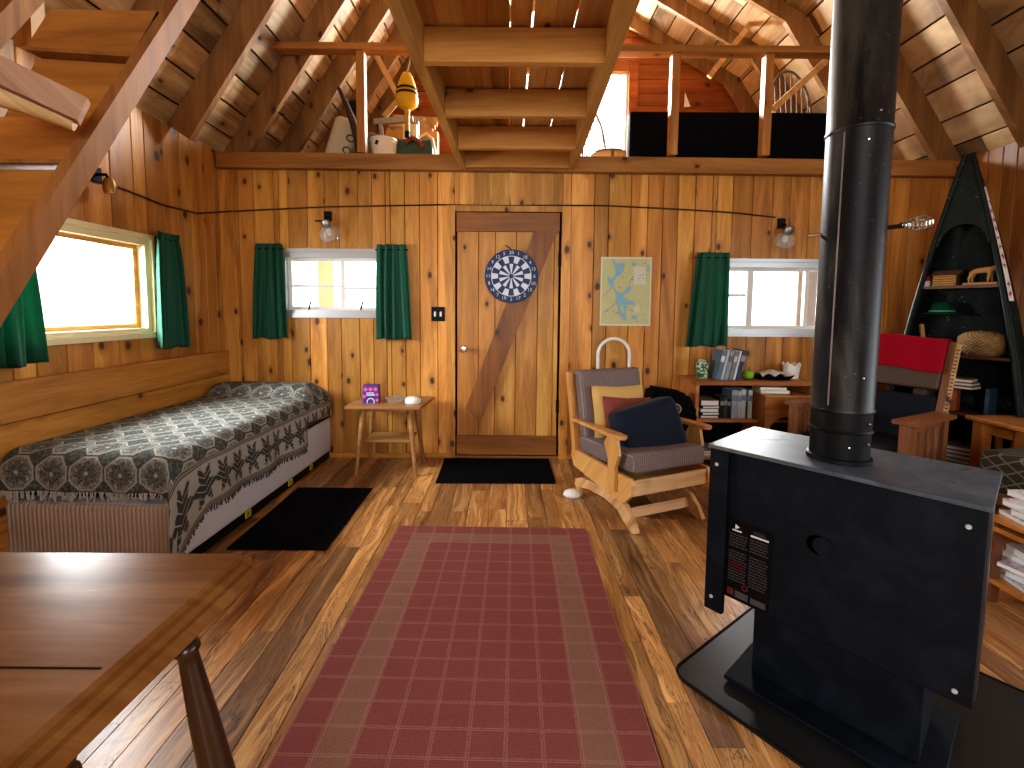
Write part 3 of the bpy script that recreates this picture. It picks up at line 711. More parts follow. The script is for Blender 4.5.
for x, z in ((-.045,.05), (.043,.022), (.045,.062)): mb.lathe([(0,0),(.011,0),(.011,.001),(0,.001)], (x, -.0455, z), 12, R90, 0)
mb.span((-.03, -.0465, .055), (.03, -.0452, .065), mi=1).span((-.03, -.0465, .07), (.024, -.0452, .078), mi=1)
mb.lathe([(.014,0),(.034,0),(.034,.001),(.014,.001)], (0, -.0455, .012), 22, R90, 2); mb.lathe([(.02,0),(.028,0),(.028,.0015),(.02,.0015)], (0, -.0457, .012), 22, R90, 1)
mb.build('printing', [plain('pink_print', (.75,.13,.30), .5), plain('pale_print', (.62,.62,.80), .5), plain('dark_print', (.02,.015,.06), .5)], bx)
bx2 = MB().lathe([(0,.004),(.05,.004),(.075,.03),(.079,.03),(.052,0),(0,0)], (0,0,0), 28).build('glass_dish', M['clear'], loc=(-.80, 3.30, .5), smooth=40, **P('low clear glass dish on the side table', 'dish'))
mb = MB().lathe([(0,0),(.046,0),(.052,.012),(.047,.032),(.030,.045),(0,.049)], (0,0,0), 24)
for v in mb.bm.verts: v.co.x *= 1.15
mb.build('white_timer', M['white'], loc=(-.665, 3.255, .5), smooth=60, **P('small rounded white plastic device on the side table corner', 'device'))

# ------------------------------------------------------------------ curtains, lamps, cable, wall things
def curtain(name, label, fn, w0, w1, h, folds, amp, lean=0.0, seed=1):
    # fn(u, d, z) -> local point; top is gathered with a ruffle
    t = thing(name, label, 'curtain', fn(0, 0, 0), 0, 'green curtains'); b = V(t.location); rr = random.Random(seed); w0 *= .86; w1 *= 1.04
    ph = [rr.uniform(0, 6) for _ in range(4)]
    def f(u, v):
        z = (1-v)*h+.006*math.sin(u*11+ph[1])*v; k = v**.6 if v > .09 else v**.6+.10*(1-v/.09); w = w0+(w1-w0)*k; uu = (u-.5)*w+lean*v+.012*math.sin(u*9+ph[3])*v
        a = amp*(.75+.75*v)*(1+.5*math.sin(u*5+ph[2]))
        d = a*(math.sin(u*folds*2*PI+ph[0]+.5*math.sin(v*3+ph[1]))+.35*math.sin(u*folds*4.6*PI+ph[2]))
        if v < .09: d *= .55+.45*abs(v-.055)/.05; 
        return V(fn(uu, .043+d, z))-b
    mb = MB().grid(f, 72, 36); o = mb.build('cloth', M['curtain'], t, smooth=80); o.modifiers.new('thick', 'SOLIDIFY').thickness = .0025
    mb = MB().tube([V(fn(-w0/2-.015, .041, h*.945))-b, V(fn(w0/2+.015, .041, h*.945))-b], .006, 8); mb.build('rod', M['iron'], t)
curtain('curtain', 'green curtain left of the small window near the bed', lambda u, d, z: (-1.80+u, YB-.005-d, .936+z), .215, .285, .715, 4, .014, -.005, 1)
curtain('curtain', 'green curtain right of the small window, nearest the door', lambda u, d, z: (-.875+u, YB-.005-d, .935+z), .25, .27, .715, 4, .014, .01, 2)
curtain('curtain', 'green curtain left of the window above the bookcase', lambda u, d, z: (1.545+u, YB-.005-d, .90+z), .27, .30, .71, 4, .014, -.03, 3)
curtain('curtain', 'green curtain on the left wall window, right side near the corner', lambda u, d, z: (XL+.015+d, 2.925+u, .91+z), .19, .26, .715, 4, .014, .0, 4)
curtain('curtain', 'green curtain on the left wall window, half hidden by the stairs', lambda u, d, z: (XL+.015+d, 1.955+u, .905+z), .25, .33, .71, 4, .014, -.0, 5)

def wall_lamp(label, x, z, bz, flip):
    t = thing('wall_lamp', label, 'lamp', (x, YB, z), 0, 'wall lamps')
    mb = MB().span((-.03, -.012, .03), (.03, 0, .10), .004).tube([(0,-.01,.05), (.0,-.05,.045), (.0,-.075,.02)], .008, 8); mb.build('bracket', M['iron'], t)
    mb = MB().span((-.07, -.085, .012), (.045, -.06, .02), .003); mb.build('bar', M['iron'], t)
    Rt = Euler((math.radians(25), 0, math.radians(flip))).to_matrix()
    mb = MB().lathe([(0,.03),(.028,.03),(.034,.005),(.03,-.02),(.026,-.03),(0,-.03)], (.012, -.075, -.005), 20, Rt); mb.build('socket', M['steel'], t, smooth=40)
    mb = MB().lathe([(.026,-.02),(.055,-.035),(.075,-.070),(.070,-.10),(.04,-.130),(0,-.138)], (.012, -.075, -.005), 24, Rt); mb.build('glass_shade', M['clear'], t, smooth=50)
    mb = MB().lathe([(0,-.02),(.014,-.03),(.022,-.06),(.014,-.085),(0,-.09)], (.012, -.075, -.005), 16, Rt); mb.build('bulb', plain('frosted_bulb', (.7,.68,.6), .3), t, smooth=50)
wall_lamp('wall lamp with clear glass shade above the small window near the bed', -1.365, 1.80, 0, -20)
wall_lamp('wall lamp with clear glass shade above the bookcase window', 2.075, 1.775, 0, 10)
lamp3 = thing('wall_lamp', 'dark wall lamp fitting high on the left wall behind the stair stringer', 'lamp', (XL, 2.50, 1.86)); lamp3['group'] = 'wall lamps'
MB().span((0, -.03, -.04), (.014, .03, .04), .004).tube([(.01,0,0), (.06,0,.0), (.075,0,-.03)], .008, 8).build('bracket', M['iron'], lamp3)
MB().lathe([(0,.03),(.02,.03),(.032,0),(.026,-.05),(0,-.055)], (.075, 0, -.05), 16).build('shade', M['brass'], lamp3, smooth=50)
cp = [V((XL+.008, 2.52, 1.835)), V((XL+.008, 2.70, 1.828)), V((XL+.008, 2.96, 1.808)), V((XL+.008, 3.29, 1.82)), V((XL+.02, YB-.03, 1.885)), V((-2.0, YB-.008, 1.90))] + [V((p.x, YB-.008, p.z)) for p in (atY(*k, YB) for k in ((285,209),(330,207),(385,206),(440,205),(500,206),(560,205.5),(610,206),(660,208.5),(705,211),(740,213.5),(775,217.5)))]
fine = []
for i in range(len(cp)-1):
    for k in range(5): fine.append(cp[i].lerp(cp[i+1], k/5))
fine.append(cp[-1]); MB().tube(fine, .006, 6).build('electrical_cable', M['cable'], smooth=60, **P('thin dark cable strung along the back wall above the door and windows', 'cable'))
sw = thing('light_switch', 'black double switch plate on the wall left of the door', 'switch', (-.533, YB, 1.13))
MB().span((-.052, -.008, -.055), (.052, 0, .055), .003).build('plate', M['iron'], sw)
for x in (-.022, .022): MB().span((x-.008, -.013, -.02), (x+.008, -.007, .02), .002).build('switch_lever', M['steel'], sw)

# dartboard
db = thing('dartboard', 'round blue and white dartboard hanging on the door', 'dartboard', (.028, DY-.026, 1.42))
DR = .197; navy = plain('navy_board', (.012,.035,.12), .55, mott=.2, msc=40); dwhite = plain('board_white', (.66,.70,.74), .6, mott=.06, msc=40)
mb = MB().lathe([(0,.0),(DR,0),(DR+.004,.006),(DR+.004,.018),(DR,.024),(0,.024)], (0,0,0), 64, R90); mb.build('board', navy, db, smooth=40)
mb = MB()
def sector(mb, r0, r1, a0, a1, y, mi, n=4):
    pts = [V((r1*math.sin(a0+(a1-a0)*k/n), y, r1*math.cos(a0+(a1-a0)*k/n))) for k in range(n+1)] + [V((r0*math.sin(a1-(a1-a0)*k/n), y, r0*math.cos(a1-(a1-a0)*k/n))) for k in range(n+1)]
    mb.prism(pts, (0, .002, 0), mi)
for i in range(20):
    a0, a1 = (i-.5)*PI/10, (i+.5)*PI/10
    sector(mb, .100, .147, a0, a1, -.0262, 1 if i % 2 else 0); sector(mb, .012, .092, a0, a1, -.0262, 0 if i % 2 else 1)
    sector(mb, .147, .152, a0, a1, -.0268, 1)
mb.lathe([(0,0),(.016,0),(.016,.0035),(0,.0035)], (0, -.024, 0), 20, R90, 0)
mb.build('segments', [navy, dwhite], db)
mb = MB()
for i, nmb in enumerate((20,1,18,4,13,6,10,15,2,17,3,19,7,16,8,11,14,9,12,5)):
    a = i*PI/10; c = V((.175*math.sin(a), -.0255, .175*math.cos(a)))
    text_mb(mb, str(nmb), .036, Matrix.Translation(c) @ Matrix(((1,0,0,0),(0,0,-1,0),(0,1,0,0),(0,0,0,1))))
mb.build('numbers', dwhite, db, recalc=False)
MB().tube([(0,-.01,DR), (-.02,-.012,DR+.02), (-.045,-.004,DR+.035)], .004, 6).build('hanging_cord', M['iron'], db)

# lake map
mp = thing('map_picture', 'pale green lake map pinned on the wall right of the door', 'poster', (.908, YB-.002, 1.313))
PW, PH = .39, .525
mb = MB().span((-PW/2, -.003, -PH/2), (PW/2, 0, PH/2)); mb.build('sheet', plain('poster_paper', (.66,.63,.50), .7, mott=.05, msc=6), mp)
mb = MB().span((-PW/2+.012, -.0038, -PH/2+.014), (PW/2-.012, -.003, PH/2-.014), mi=0)
def mpt(x, y): return V(((x-310)/410*PW, 0, (390-y)/580*PH))
def shape(pts, mi, y=-.0046): mb.prism([mpt(*q)+V((0,y,0)) for q in pts], (0, .0007, 0), mi)
shape([(190,130),(215,125),(225,160),(250,150),(298,155),(285,215),(262,255),(232,265),(215,300),(212,345),(180,350),(160,300),(158,255),(185,285),(215,260),(222,200),(205,150)], 1)
shape([(205,350),(250,395),(290,400),(335,335),(355,350),(340,390),(300,420),(290,435),(340,465),(380,470),(385,495),(345,505),(300,500),(330,520),(310,560),(320,600),(312,640),(288,630),(285,600),(255,570),(243,500),(222,470),(240,430),(215,385)], 1)
shape([(265,510),(290,500),(300,560),(285,575)], 0, -.0052); shape([(120,580),(150,545),(172,530),(160,560)], 1); shape([(355,625),(370,590),(395,600),(412,580),(400,630),(372,620)], 1)
shape([(350,145),(395,148),(380,165),(360,180)], 1); shape([(480,165),(492,165),(496,215),(478,225)], 1)
shape([(375,180),(462,180),(470,330),(372,330)], 2)
shape([(372,530),(420,490),(430,550),(400,570)], 2)
for q in ([(205,352),(125,440),(122,436),(202,348)], [(240,560),(280,605),(277,609),(236,564)], [(335,310),(365,260),(369,263),(339,314)], [(150,560),(240,480),(243,484),(153,564)]): shape(q, 3, -.0056)
for q in ((418,250),(440,240),(410,275),(440,275),(355,285),(335,305),(250,355),(212,550),(230,570),(360,550),(450,580),(405,640),(275,270),(455,150),(345,540)): shape([(q[0],q[1]),(q[0]+9,q[1]),(q[0]+9,q[1]+5),(q[0],q[1]+5)], 4, -.0056)
mb.build('printing', [plain('map_green', (.52,.52,.27), .7, mott=.12, msc=12), plain('map_water', (.24,.44,.55), .7, mott=.1), plain('map_inset', (.62,.60,.50), .7), plain('map_red', (.45,.22,.20), .7), M['inkblack']], mp)

# ------------------------------------------------------------------ dining table in the near left corner
TX, TY = -.434, .765     # back right corner of the top
dt = thing('drop_leaf_table', 'polished dark brown wooden table with turned legs in the near left corner', 'table', (-.95, .30, 0))
c = V((-.95, .30, 0))
TXL = -1.17
def ttop(z0, z1, o):
    return [V((TXL, -.30-o, z0)), V((TX+o-.04, -.30-o, z0)), V((TX+o, TY+o, z0)), V((TXL, TY+o, z0)), V((TXL, -.30-o, z1)), V((TX+o-.04, -.30-o, z1)), V((TX+o, TY+o, z1)), V((TXL, TY+o, z1))]
mb = MB().hexa([k-c for k in ttop(.727, .75, -.001)]); bmesh.ops.bevel(mb.bm, geom=[e for e in mb.bm.edges if all(v.co.z > .74 for v in e.verts)], offset=.010, segments=4, affect='EDGES')
mb.hexa([k-c for k in ttop(.703, .7265, .006)]); mb.build('table_top', M['table'], dt, smooth=40)
mb = MB().span(V((-1.10, -.2, .64))-c, V((TX-.11, TY-.16, .7025))-c, .004); mb.build('apron', M['tleg'], dt)
yj = .503
mb = MB().span(V((-1.165, yj-.0012, .7496))-c, V((TX-.03, yj+.0012, .7506))-c); mb.build('leaf_joint', M['shadow'], dt)
for (tx, ty, bx_, by) in ((-.466,.635,-.389,.70), (-.468,.452,-.41,.40), (-1.09,.55,-1.14,.60), (-1.09,-.1,-1.14,-.18)):
    a, b = V((tx,ty,.7025)), V((bx_,by,0)); ax = (b-a); L = ax.length; Rt = ax.to_track_quat('Z', 'Y').to_matrix()
    mb = MB().lathe([(0,0),(.013,0),(.015,.015),(.012,.022),(.017,.027),(.018,.034),(.013,.041),(.014,.06),(.019,.15),(.024,.28),(.025,.36),(.018,.52),(.022,.545),(.016,.57),(.012,L-.02),(.011,L),(0,L)], a-c, 20, Rt)
    mb.build('leg', M['tleg'], dt, smooth=50)

# ------------------------------------------------------------------ wood stove
def stove_mat(name, base, top=False):
    t = NT(name); n = t.noise(t.obj(), 9, 5, .65, .6); n2 = t.noise(t.obj(), 60, 3)
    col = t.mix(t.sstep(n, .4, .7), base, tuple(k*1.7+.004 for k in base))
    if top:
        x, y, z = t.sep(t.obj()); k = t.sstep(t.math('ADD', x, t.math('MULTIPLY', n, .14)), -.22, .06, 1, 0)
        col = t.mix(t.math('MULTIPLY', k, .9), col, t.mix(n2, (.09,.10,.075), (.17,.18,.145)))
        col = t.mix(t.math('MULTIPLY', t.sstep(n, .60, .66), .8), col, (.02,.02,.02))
    return t.done(t.bsdf(col, .42 if top else .55, .1 if top else 0, .4 if top else .22, bump=n2, bs=.06))
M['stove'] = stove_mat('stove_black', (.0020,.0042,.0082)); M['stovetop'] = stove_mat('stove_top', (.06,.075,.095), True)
M['hearth'] = plain('hearth_sheet', (.016,.016,.016), .32, 0, .6, mott=.4, msc=8)
A0 = V((.641, 1.428, 0)); e1 = V((.655, -.757, 0)).normalized(); e2 = V((.757, .655, 0)).normalized(); ang = math.atan2(e1.y, e1.x)
SCN = A0+e1*.305+e2*.175          # stove centre on the floor
stv = thing('wood_stove', 'black boxy wood stove seen from behind on a dark hearth pad', 'stove', SCN, ang)
W2, D2 = .305, .175
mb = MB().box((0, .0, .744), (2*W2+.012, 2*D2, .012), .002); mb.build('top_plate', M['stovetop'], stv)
mb = MB().box((.028, -D2+.028, .505), (2*W2-.056, .02, .462), .002); mb.build('rear_shield', M['stove'], stv)
mb = MB().box((-W2+.028, -D2+.013, .475), (.056, .02, .520), .002); mb.build('shield_flange', M['stove'], stv)
mb = MB().box((W2-.012, .01, .505), (.02, 2*D2-.04, .462), .002)
for k in range(4): mb.box((W2-.0, -D2+.05+k*.02, .505), (.006, .006, .45))
mb.build('right_shield', plain('brushed_dark_steel', (.09,.095,.10), .35, .7, mott=.2), stv)
mb = MB().box((-W2+.012, .02, .505), (.02, 2*D2-.06, .462), .002); mb.build('left_shield', M['stove'], stv)
mb = MB().box((0, .02, .51), (2*W2-.08, 2*D2-.10, .44), .004); mb.build('firebox', M['stove'], stv)
mb = MB().box((.02, .0, .162), (.40, .2, .255), .004); mb.build('pedestal', M['stove'], stv)
mb = MB().box((.02, -.0, .027), (.50, .36, .014), .003); mb.build('pedestal_base', M['stove'], stv)
mb = MB().lathe([(.02,0),(.026,0),(.026,.003),(.0,.003)], (-.008, -D2+.0185, .535), 24, R90); mb.build('vent_hole_shade', plain('deep_black', (.0004,.0004,.0004), .9, spec=0), stv)  # solid black disc, painted as the shaded inside of the vent
mb = MB().lathe([(0,0),(.024,0),(.024,.004),(.0,.004)], (.004, -D2+.0185, .535), 24, R90); mb.build('vent_cover', M['stove'], stv)
for x, z, y in ((-W2+.022, .69, -D2+.003), (W2-.03, .69, -D2+.018), (-W2+.022, .26, -D2+.003), (W2-.03, .30, -D2+.018)):
    MB().lathe([(0,0),(.006,0),(.005,.003),(0,.004)], (x, y, z), 10, R90).build('screw', M['screw'], stv, smooth=40)
# warning plate with rows of fine print
lab = MB().box((-W2+.122, -D2+.017, .402), (.126, .002, .25)).build('warning_label', plain('label_black', (.004,.004,.005), .35), stv)
mb = MB(); lx, lz, ly = -W2+.122, .402, -D2+.0156; rr = random.Random(5)
def ink(x0, z0, x1, z1, mi): mb.span((lx+x0*1.18, ly-.0004, lz+z0*1.16), (lx+x1*1.18, ly, lz+z1*1.16), mi=mi)
mb.lathe([(0,0),(.009,0),(.009,.0005),(0,.0005)], (lx-.036, ly, lz+.106), 3, R90, 0); ink(-.041,.079,-.018,.083,0)
ink(.004,.078,.047,.083,0); ink(.010,.087,.040,.089,1); ink(.010,.092,.036,.094,1)
for k in range(17):
    z = .068-k*.0078
    if k == 5: continue
    for x0, x1 in ((-.048,-.004),(.003,.047)):
        x = x0
        while x < x1-.004:
            wd = rr.uniform(.003,.009); ink(x, z, min(x+wd, x1), z+.0032, 2 if k > 9 and x0 < 0 and k < 13 else 1); x += wd+.0018
ink(-.048,-.098,-.032,-.080,2); ink(-.028,-.100,.004,-.082,1); ink(.010,-.100,.046,-.084,1)
mb.lathe([(.006,0),(.009,0),(.009,.0006),(.006,.0006)], (lx-.005, ly, lz-.077), 16, R90, 2)
mb.build('fine_print', [plain('print_white', (.55,.55,.55), .5), plain('print_grey', (.05,.05,.05), .6), plain('print_red', (.10,.012,.012), .6)], lab)
# pipe
def pipe_mat():
    t = NT('stove_pipe_steel'); x, y, z = t.sep(t.obj()); n = t.noise(t.comb(t.math('MULTIPLY', x, 9), t.math('MULTIPLY', y, 9), t.math('MULTIPLY', z, 1.6)), 1, 5, .6, .5); n2 = t.noise(t.obj(), 90, 2)
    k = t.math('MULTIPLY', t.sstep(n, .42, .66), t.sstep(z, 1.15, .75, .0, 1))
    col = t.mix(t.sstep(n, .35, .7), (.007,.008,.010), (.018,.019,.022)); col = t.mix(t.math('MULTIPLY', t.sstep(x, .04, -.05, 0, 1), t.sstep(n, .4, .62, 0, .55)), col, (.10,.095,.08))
    col = t.mix(t.sstep(n2, .68, .75), col, (.09,.09,.085))
    return t.done(t.bsdf(col, .40, .35, .35, bump=n2, bs=.05))
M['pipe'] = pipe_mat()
pp = thing('stove_pipe', 'tall black metal stove pipe rising from the stove', 'pipe', (.950, 1.297, .7505)); PR = .0745
mb = MB().lathe([(PR+.004,0),(PR+.004,.012),(PR-.003,.014),(PR-.003,.085)], (0,0,0), 40).lathe([(PR+.001,.085),(PR+.003,.088),(PR+.001,.091),(PR-.001,.094)], (0,0,0), 40).lathe([(PR-.002,.094),(PR-.001,.175)], (0,0,0), 40); mb.build('collar', M['iron'], pp, smooth=60)
def pcol(z0, z1): return MB().lathe([(PR+.001,z0),(PR+.003,z0+.003),(PR+.003,z0+.009),(PR,z0+.012),(PR,z1)], (0,0,0), 48)
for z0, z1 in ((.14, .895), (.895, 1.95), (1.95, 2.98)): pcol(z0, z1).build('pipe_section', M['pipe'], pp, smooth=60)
MB().bar((-.87*PR, -.50*PR, .16), (-.87*PR, -.50*PR, .89), .003, .003).build('seam', M['steel'], pp)
for a, z in ((-1.2,.06),(-1.2,.115),(-1.9,.05),(-1.9,.86),(-1.6,.93),(-1.6,.24)):
    MB().lathe([(0,0),(.004,0),(.003,.003),(0,.0035)], (PR*math.cos(a), PR*math.sin(a), z), 8, V((math.cos(a),math.sin(a),0)).to_track_quat('Z','Y').to_matrix()).build('screw', M['chrome'], pp)
hz = 1.395-.7505
dh = MB().tube([(PR-.004, -.02, hz), (PR+.03, -.035, hz+.003)], .006, 8).build('damper_rod', M['iron'], pp)
coil = []
for i in range(90):
    k = i/89; a = k*2*PI*8; r = .006+.011*math.sin(min(1,k*1.1)*PI*.62)**2
    coil.append(V((PR+.028+k*.062, -.035-k*.015+r*math.cos(a), hz+.004+k*.006+r*math.sin(a))))
MB().tube(coil, .0026, 6).build('spring_handle', M['chrome'], dh)
MB().tube([(-PR+.004, .03, hz-.01), (-PR-.022, .04, hz-.012)], .005, 8).build('damper_rod', M['chrome'], pp)
# hearth pad
hp = thing('hearth_pad', 'dark sheet metal hearth pad with rounded corners under the stove', 'pad', (0,0,0))
h1 = V((.600,-.800,0)).normalized(); h2 = V((.800,.600,0)).normalized(); H0 = V((.535,1.405,0)); corner = []
LW, LD = .98, .80
for cx_, cy_, a0 in ((.05,.05,PI), (LW-.05,.05,1.5*PI), (LW-.05,LD-.05,0), (.05,LD-.05,.5*PI)):
    for k in range(7):
        a = a0+k*PI/12; corner.append(H0+h1*(cx_+.05*math.cos(a))+h2*(cy_+.05*math.sin(a))+V((0,0,.0015)))
MB().prism(corner, (0,0,.010)).build('sheet', M['hearth'], hp)
MB().tube([p_+V((0,0,.010)) for p_ in corner], .0045, 8, closed=True).build('rim', M['iron'], hp, smooth=60)

# ------------------------------------------------------------------ glider rocker with cushions
RA = math.radians(23); RC = V((.765, 2.72, 0))
gr = thing('glider_rocking_chair', 'honey-coloured wooden glider rocker with mauve tweed cushions', 'chair', RC, RA)
gr.scale = (.9, 1, 1)
# local: x right (viewer's right when facing it from the front), -y front
def outline(mb, pts, x0, x1): mb.prism([V((x0, a, b)) for a, b in pts], (x1-x0, 0, 0))
for sx in (-.25, .25):   # floor base runners, bowed
    mb = MB(); pts = [(-.30,.0),(-.335,.012),(-.30,.07),(-.24,.125),(-.12,.15),(.06,.145),(.2,.13),(.27,.10),(.275,.06),(.25,.055),(.12,.085),(-.05,.095),(-.17,.075),(-.25,.02)]
    outline(mb, pts, sx-.014, sx+.014); mb.build('base_runner', M['worn'], gr)
    mb = MB(); outline(mb, [(.22,.0),(.26,.0),(.275,.09),(.22,.09)], sx-.013, sx+.013); mb.build('rear_foot', M['rocker'], gr)
mb = MB().box((0, -.225, .07), (.49, .022, .055), .004, (math.radians(-30),0,0)); mb.build('front_stretcher', M['worn'], gr)
mb = MB().box((0, .2, .10), (.49, .022, .045), .004); mb.build('rear_stretcher', M['rocker'], gr)
for sx in (-.29, .29):   # side panels of the seat box
    mb = MB(); outline(mb, [(-.30,.19),(-.325,.215),(-.33,.27),(-.315,.30),(.26,.305),(.27,.26),(.235,.20),(-.06,.165),(-.2,.155),(-.27,.16)], sx-.012, sx+.012); mb.build('side_panel', M['rocker'], gr)
mb = MB().box((0, -.305, .245), (.57, .024, .085), .006); mb.build('front_rail', M['worn'], gr)
mb = MB().box((0, .02, .22), (.55, .5, .02), .003); mb.build('seat_board', M['rocker'], gr)
for sx in (-1, 1):
    mb = MB(); x = -.31 if sx < 0 else .335   # arm post: shaped board standing up from the side panel
    outline(mb, [(-.145,.20),(-.21,.20),(-.207,.33),(-.235,.40),(-.212,.492),(-.14,.495),(-.105,.44),(-.145,.36)], x-.012, x+.012); mb.build('arm_post', M['rockerz'], gr)
    mb = MB(); pts = [(-.265,-.03),(-.285,0),(-.265,.03),(-.2,.035),(-.02,.025),(.24,.015),(.24,-.015),(-.02,-.022),(-.2,-.035)]
    mb.prism([V((x+b*1.1+sx*.005, a, .497-.02*(a+.3))) for a, b in pts], (0,0,.02)); bmesh.ops.bevel(mb.bm, geom=list(mb.bm.edges), offset=.004, segments=2, affect='EDGES'); mb.build('armrest', M['rocker'], gr)
    mb = MB(); outline(mb, [(.205,.22),(.25,.22),(.30,.50),(.355,.77),(.335,.78),(.315,.77),(.26,.50)], x*.93-.012, x*.93+.012); mb.build('back_post', M['rockerz'], gr)
mb = MB().box((0, .345, .74), (.55, .016, .04), .003, (math.radians(-10),0,0)).box((0, .28, .46), (.55, .016, .05), .003, (math.radians(-10),0,0))
for k in range(5): mb.bar((-.2+k*.1, .28, .45), (-.2+k*.1, .345, .74), .03, .012, up=(0,1,0))
mb.build('back_rails', M['rocker'], gr)
def cushion(size, bev=.03): 
    mb = MB().box((0,0,0), size, bev, seg=4); bmesh.ops.subdivide_edges(mb.bm, edges=[e for e in mb.bm.edges if e.calc_length() > .1], cuts=8, use_grid_fill=True)
    for v in mb.bm.verts:
        x, y, z = v.co.x/size[0]*2, v.co.y/size[1]*2, v.co.z/size[2]*2
        m = min(range(3), key=lambda i: size[i]); o = [k for i, k in enumerate((x,y,z)) if i != m]
        v.co[m] *= 1+.16*(1-o[0]**2)*(1-o[1]**2)+.03*math.sin(o[0]*5+o[1]*3)
    return mb
o = cushion((.55,.54,.105)).build('seat_cushion', M['tweed'], gr, loc=(0,-.045,.355), rot=(math.radians(-3),0,0), smooth=60)
MB().tube([(sx*.27, -.045+sy*.265, .40) for sx, sy in ((-1,-1),(1,-1),(1,1),(-1,1))], .005, 6, closed=True).build('cushion_piping', M['tweed'], gr)
o = cushion((.515,.095,.44)).build('back_cushion', M['tweed'], gr, loc=(0,.25,.575), rot=(math.radians(-12),0,0), smooth=60)
def on_chair(x, y, z): return RC+Matrix.Rotation(RA, 3, 'Z') @ V((x, y, z))
def throw_pillow(label, col, x, y, z, w_, h_, t_, tilt, yaw, roll, sheen=.03):
    mb = MB(); pillow(mb, w_, h_, t_); o = mb.build('throw_pillow', col, smooth=70, **P(label, 'pillow', 'throw pillows on the rocker'))
    o.location = on_chair(x, y, z); o.rotation_euler = (Matrix.Rotation(RA+math.radians(yaw), 3, 'Z') @ Matrix.Rotation(math.radians(tilt), 3, 'X') @ Matrix.Rotation(math.radians(roll), 3, 'Y')).to_euler(); return o
throw_pillow('yellow throw pillow at the back of the rocker seat', plain('mustard_cloth', (.62,.41,.15), .9, mott=.12, sheen=.03), -.01, .135, .515, .38, .38, .11, -12, -2, 2)
throw_pillow('dusty red throw pillow between the yellow and navy pillows', plain('dusty_rose_cloth', (.25,.075,.055), .9, mott=.2, sheen=.03), .0, .055, .48, .34, .33, .11, -14, -4, 4)
# navy bolster-like support pillow
mb = MB(); 
def navy_fn(u, v):
    a = u*2*PI; w_, t_ = .20, .085; s_ = abs(2*v-1); k = max(0, 1-s_**10)**.3; n_ = 4.5
    ca, sa = math.cos(a), math.sin(a); rr_ = (abs(ca)**n_+abs(sa)**n_)**(-1/n_)
    x = (v-.5)*.41; return V((x, sa*rr_*t_*k*(1+.12*math.cos(x*9)), ca*rr_*.165*(.55+.45*k)))
mb.grid(navy_fn, 40, 24); bmesh.ops.remove_doubles(mb.bm, verts=list(mb.bm.verts), dist=1e-4)
o = mb.build('throw_pillow', plain('navy_velvet', (.006,.011,.026), .75, mott=.3, msc=12, sheen=.08), smooth=80, **P('dark navy support pillow leaning at the front of the rocker seat', 'pillow', 'throw pillows on the rocker'))
o.location = on_chair(.005, -.11, .475); o.rotation_euler = (Matrix.Rotation(RA-math.radians(6), 3, 'Z') @ Matrix.Rotation(math.radians(-14), 3, 'X') @ Matrix.Rotation(math.radians(-12), 3, 'Y')).to_euler()
# cream tubular hand truck behind the chair
ht = thing('hand_truck', 'cream bent-tube hoop of a cart standing behind the rocker', 'cart', (.80, 3.45, 0))
pts = [(-.115, 0, .05), (-.118, .0, .78)] + [(-.118*math.cos(k*PI/12), .0, .84+.118*math.sin(k*PI/12)) for k in range(13)] + [(.118, 0, .78), (.115, 0, .05)]
MB().tube(pts, .013, 12).build('tube_frame', M['white'], ht, smooth=60)
MB().bar((-.12,0,.3), (.12,0,.3), .02, .02).bar((-.12,0,.6), (.12,0,.6), .02, .02).build('crossbar', M['white'], ht)
MB().span((-.14, -.13, .0), (.14, .01, .012), .003).build('toe_plate', M['steel'], ht)
for x in (-.135, .135): MB().lathe([(0,-.015),(.05,-.015),(.055,-.008),(.055,.008),(.05,.015),(0,.015)], (x, .04, .055), 24, Matrix(((0,0,1),(0,1,0),(-1,0,0)))).build('wheel', M['black'], ht, smooth=40)
mb = MB().lathe([(0,0),(.035,0),(.045,.012),(.04,.032),(.02,.045),(0,.048)], (0,0,0), 20)
for v in mb.bm.verts: v.co.x *= 1.25
mb.build('white_toe_block', M['white'], loc=(.415, 2.83, .0), smooth=60, **P('small rounded white block on the floor by the rear runner of the rocker', 'block'))
# black case with embroidered emblem
bc = thing('black_bag', 'black fabric bag with a round embroidered emblem beside the rocker', 'bag', (1.155, 3.23, 0), .05)
MB().span((-.16,-.12,0), (.16,.14,.34), .03, seg=3).build('stand', M['black'], bc, smooth=40)
mb = MB().prism([V((-.17,0,.34)), V((.13,0,.34)), V((.165,0,.46)), V((.09,0,.60)), V((-.15,0,.64)), V((-.18,0,.50))], (0,.2,0)); bmesh.ops.bevel(mb.bm, geom=list(mb.bm.edges), offset=.025, segments=3, affect='EDGES')
for v in mb.bm.verts: v.co.y -= .11
mb.build('bag_body', M['black'], bc, smooth=50)
em = MB(); Rz = Matrix(((1,0,0),(0,0,-1),(0,1,0))); E0 = V((-.02,-.112,.50))
em.lathe([(0,0),(.055,0),(.055,.002),(0,.002)], E0, 24, Rz, 0).lathe([(0,0),(.046,0),(.046,.003),(0,.003)], E0, 24, Rz, 1)
em.lathe([(0,0),(.016,0),(.016,.004),(0,.004)], E0+V((-.018,0,.012)), 12, Rz, 2).lathe([(0,0),(.014,0),(.014,.004),(0,.004)], E0+V((.018,0,.004)), 12, Rz, 3).lathe([(0,0),(.012,0),(.012,.004),(0,.004)], E0+V((0,0,-.022)), 12, Rz, 4)
for v in em.bm.verts: v.co.z = E0.z+(v.co.z-E0.z)*.75
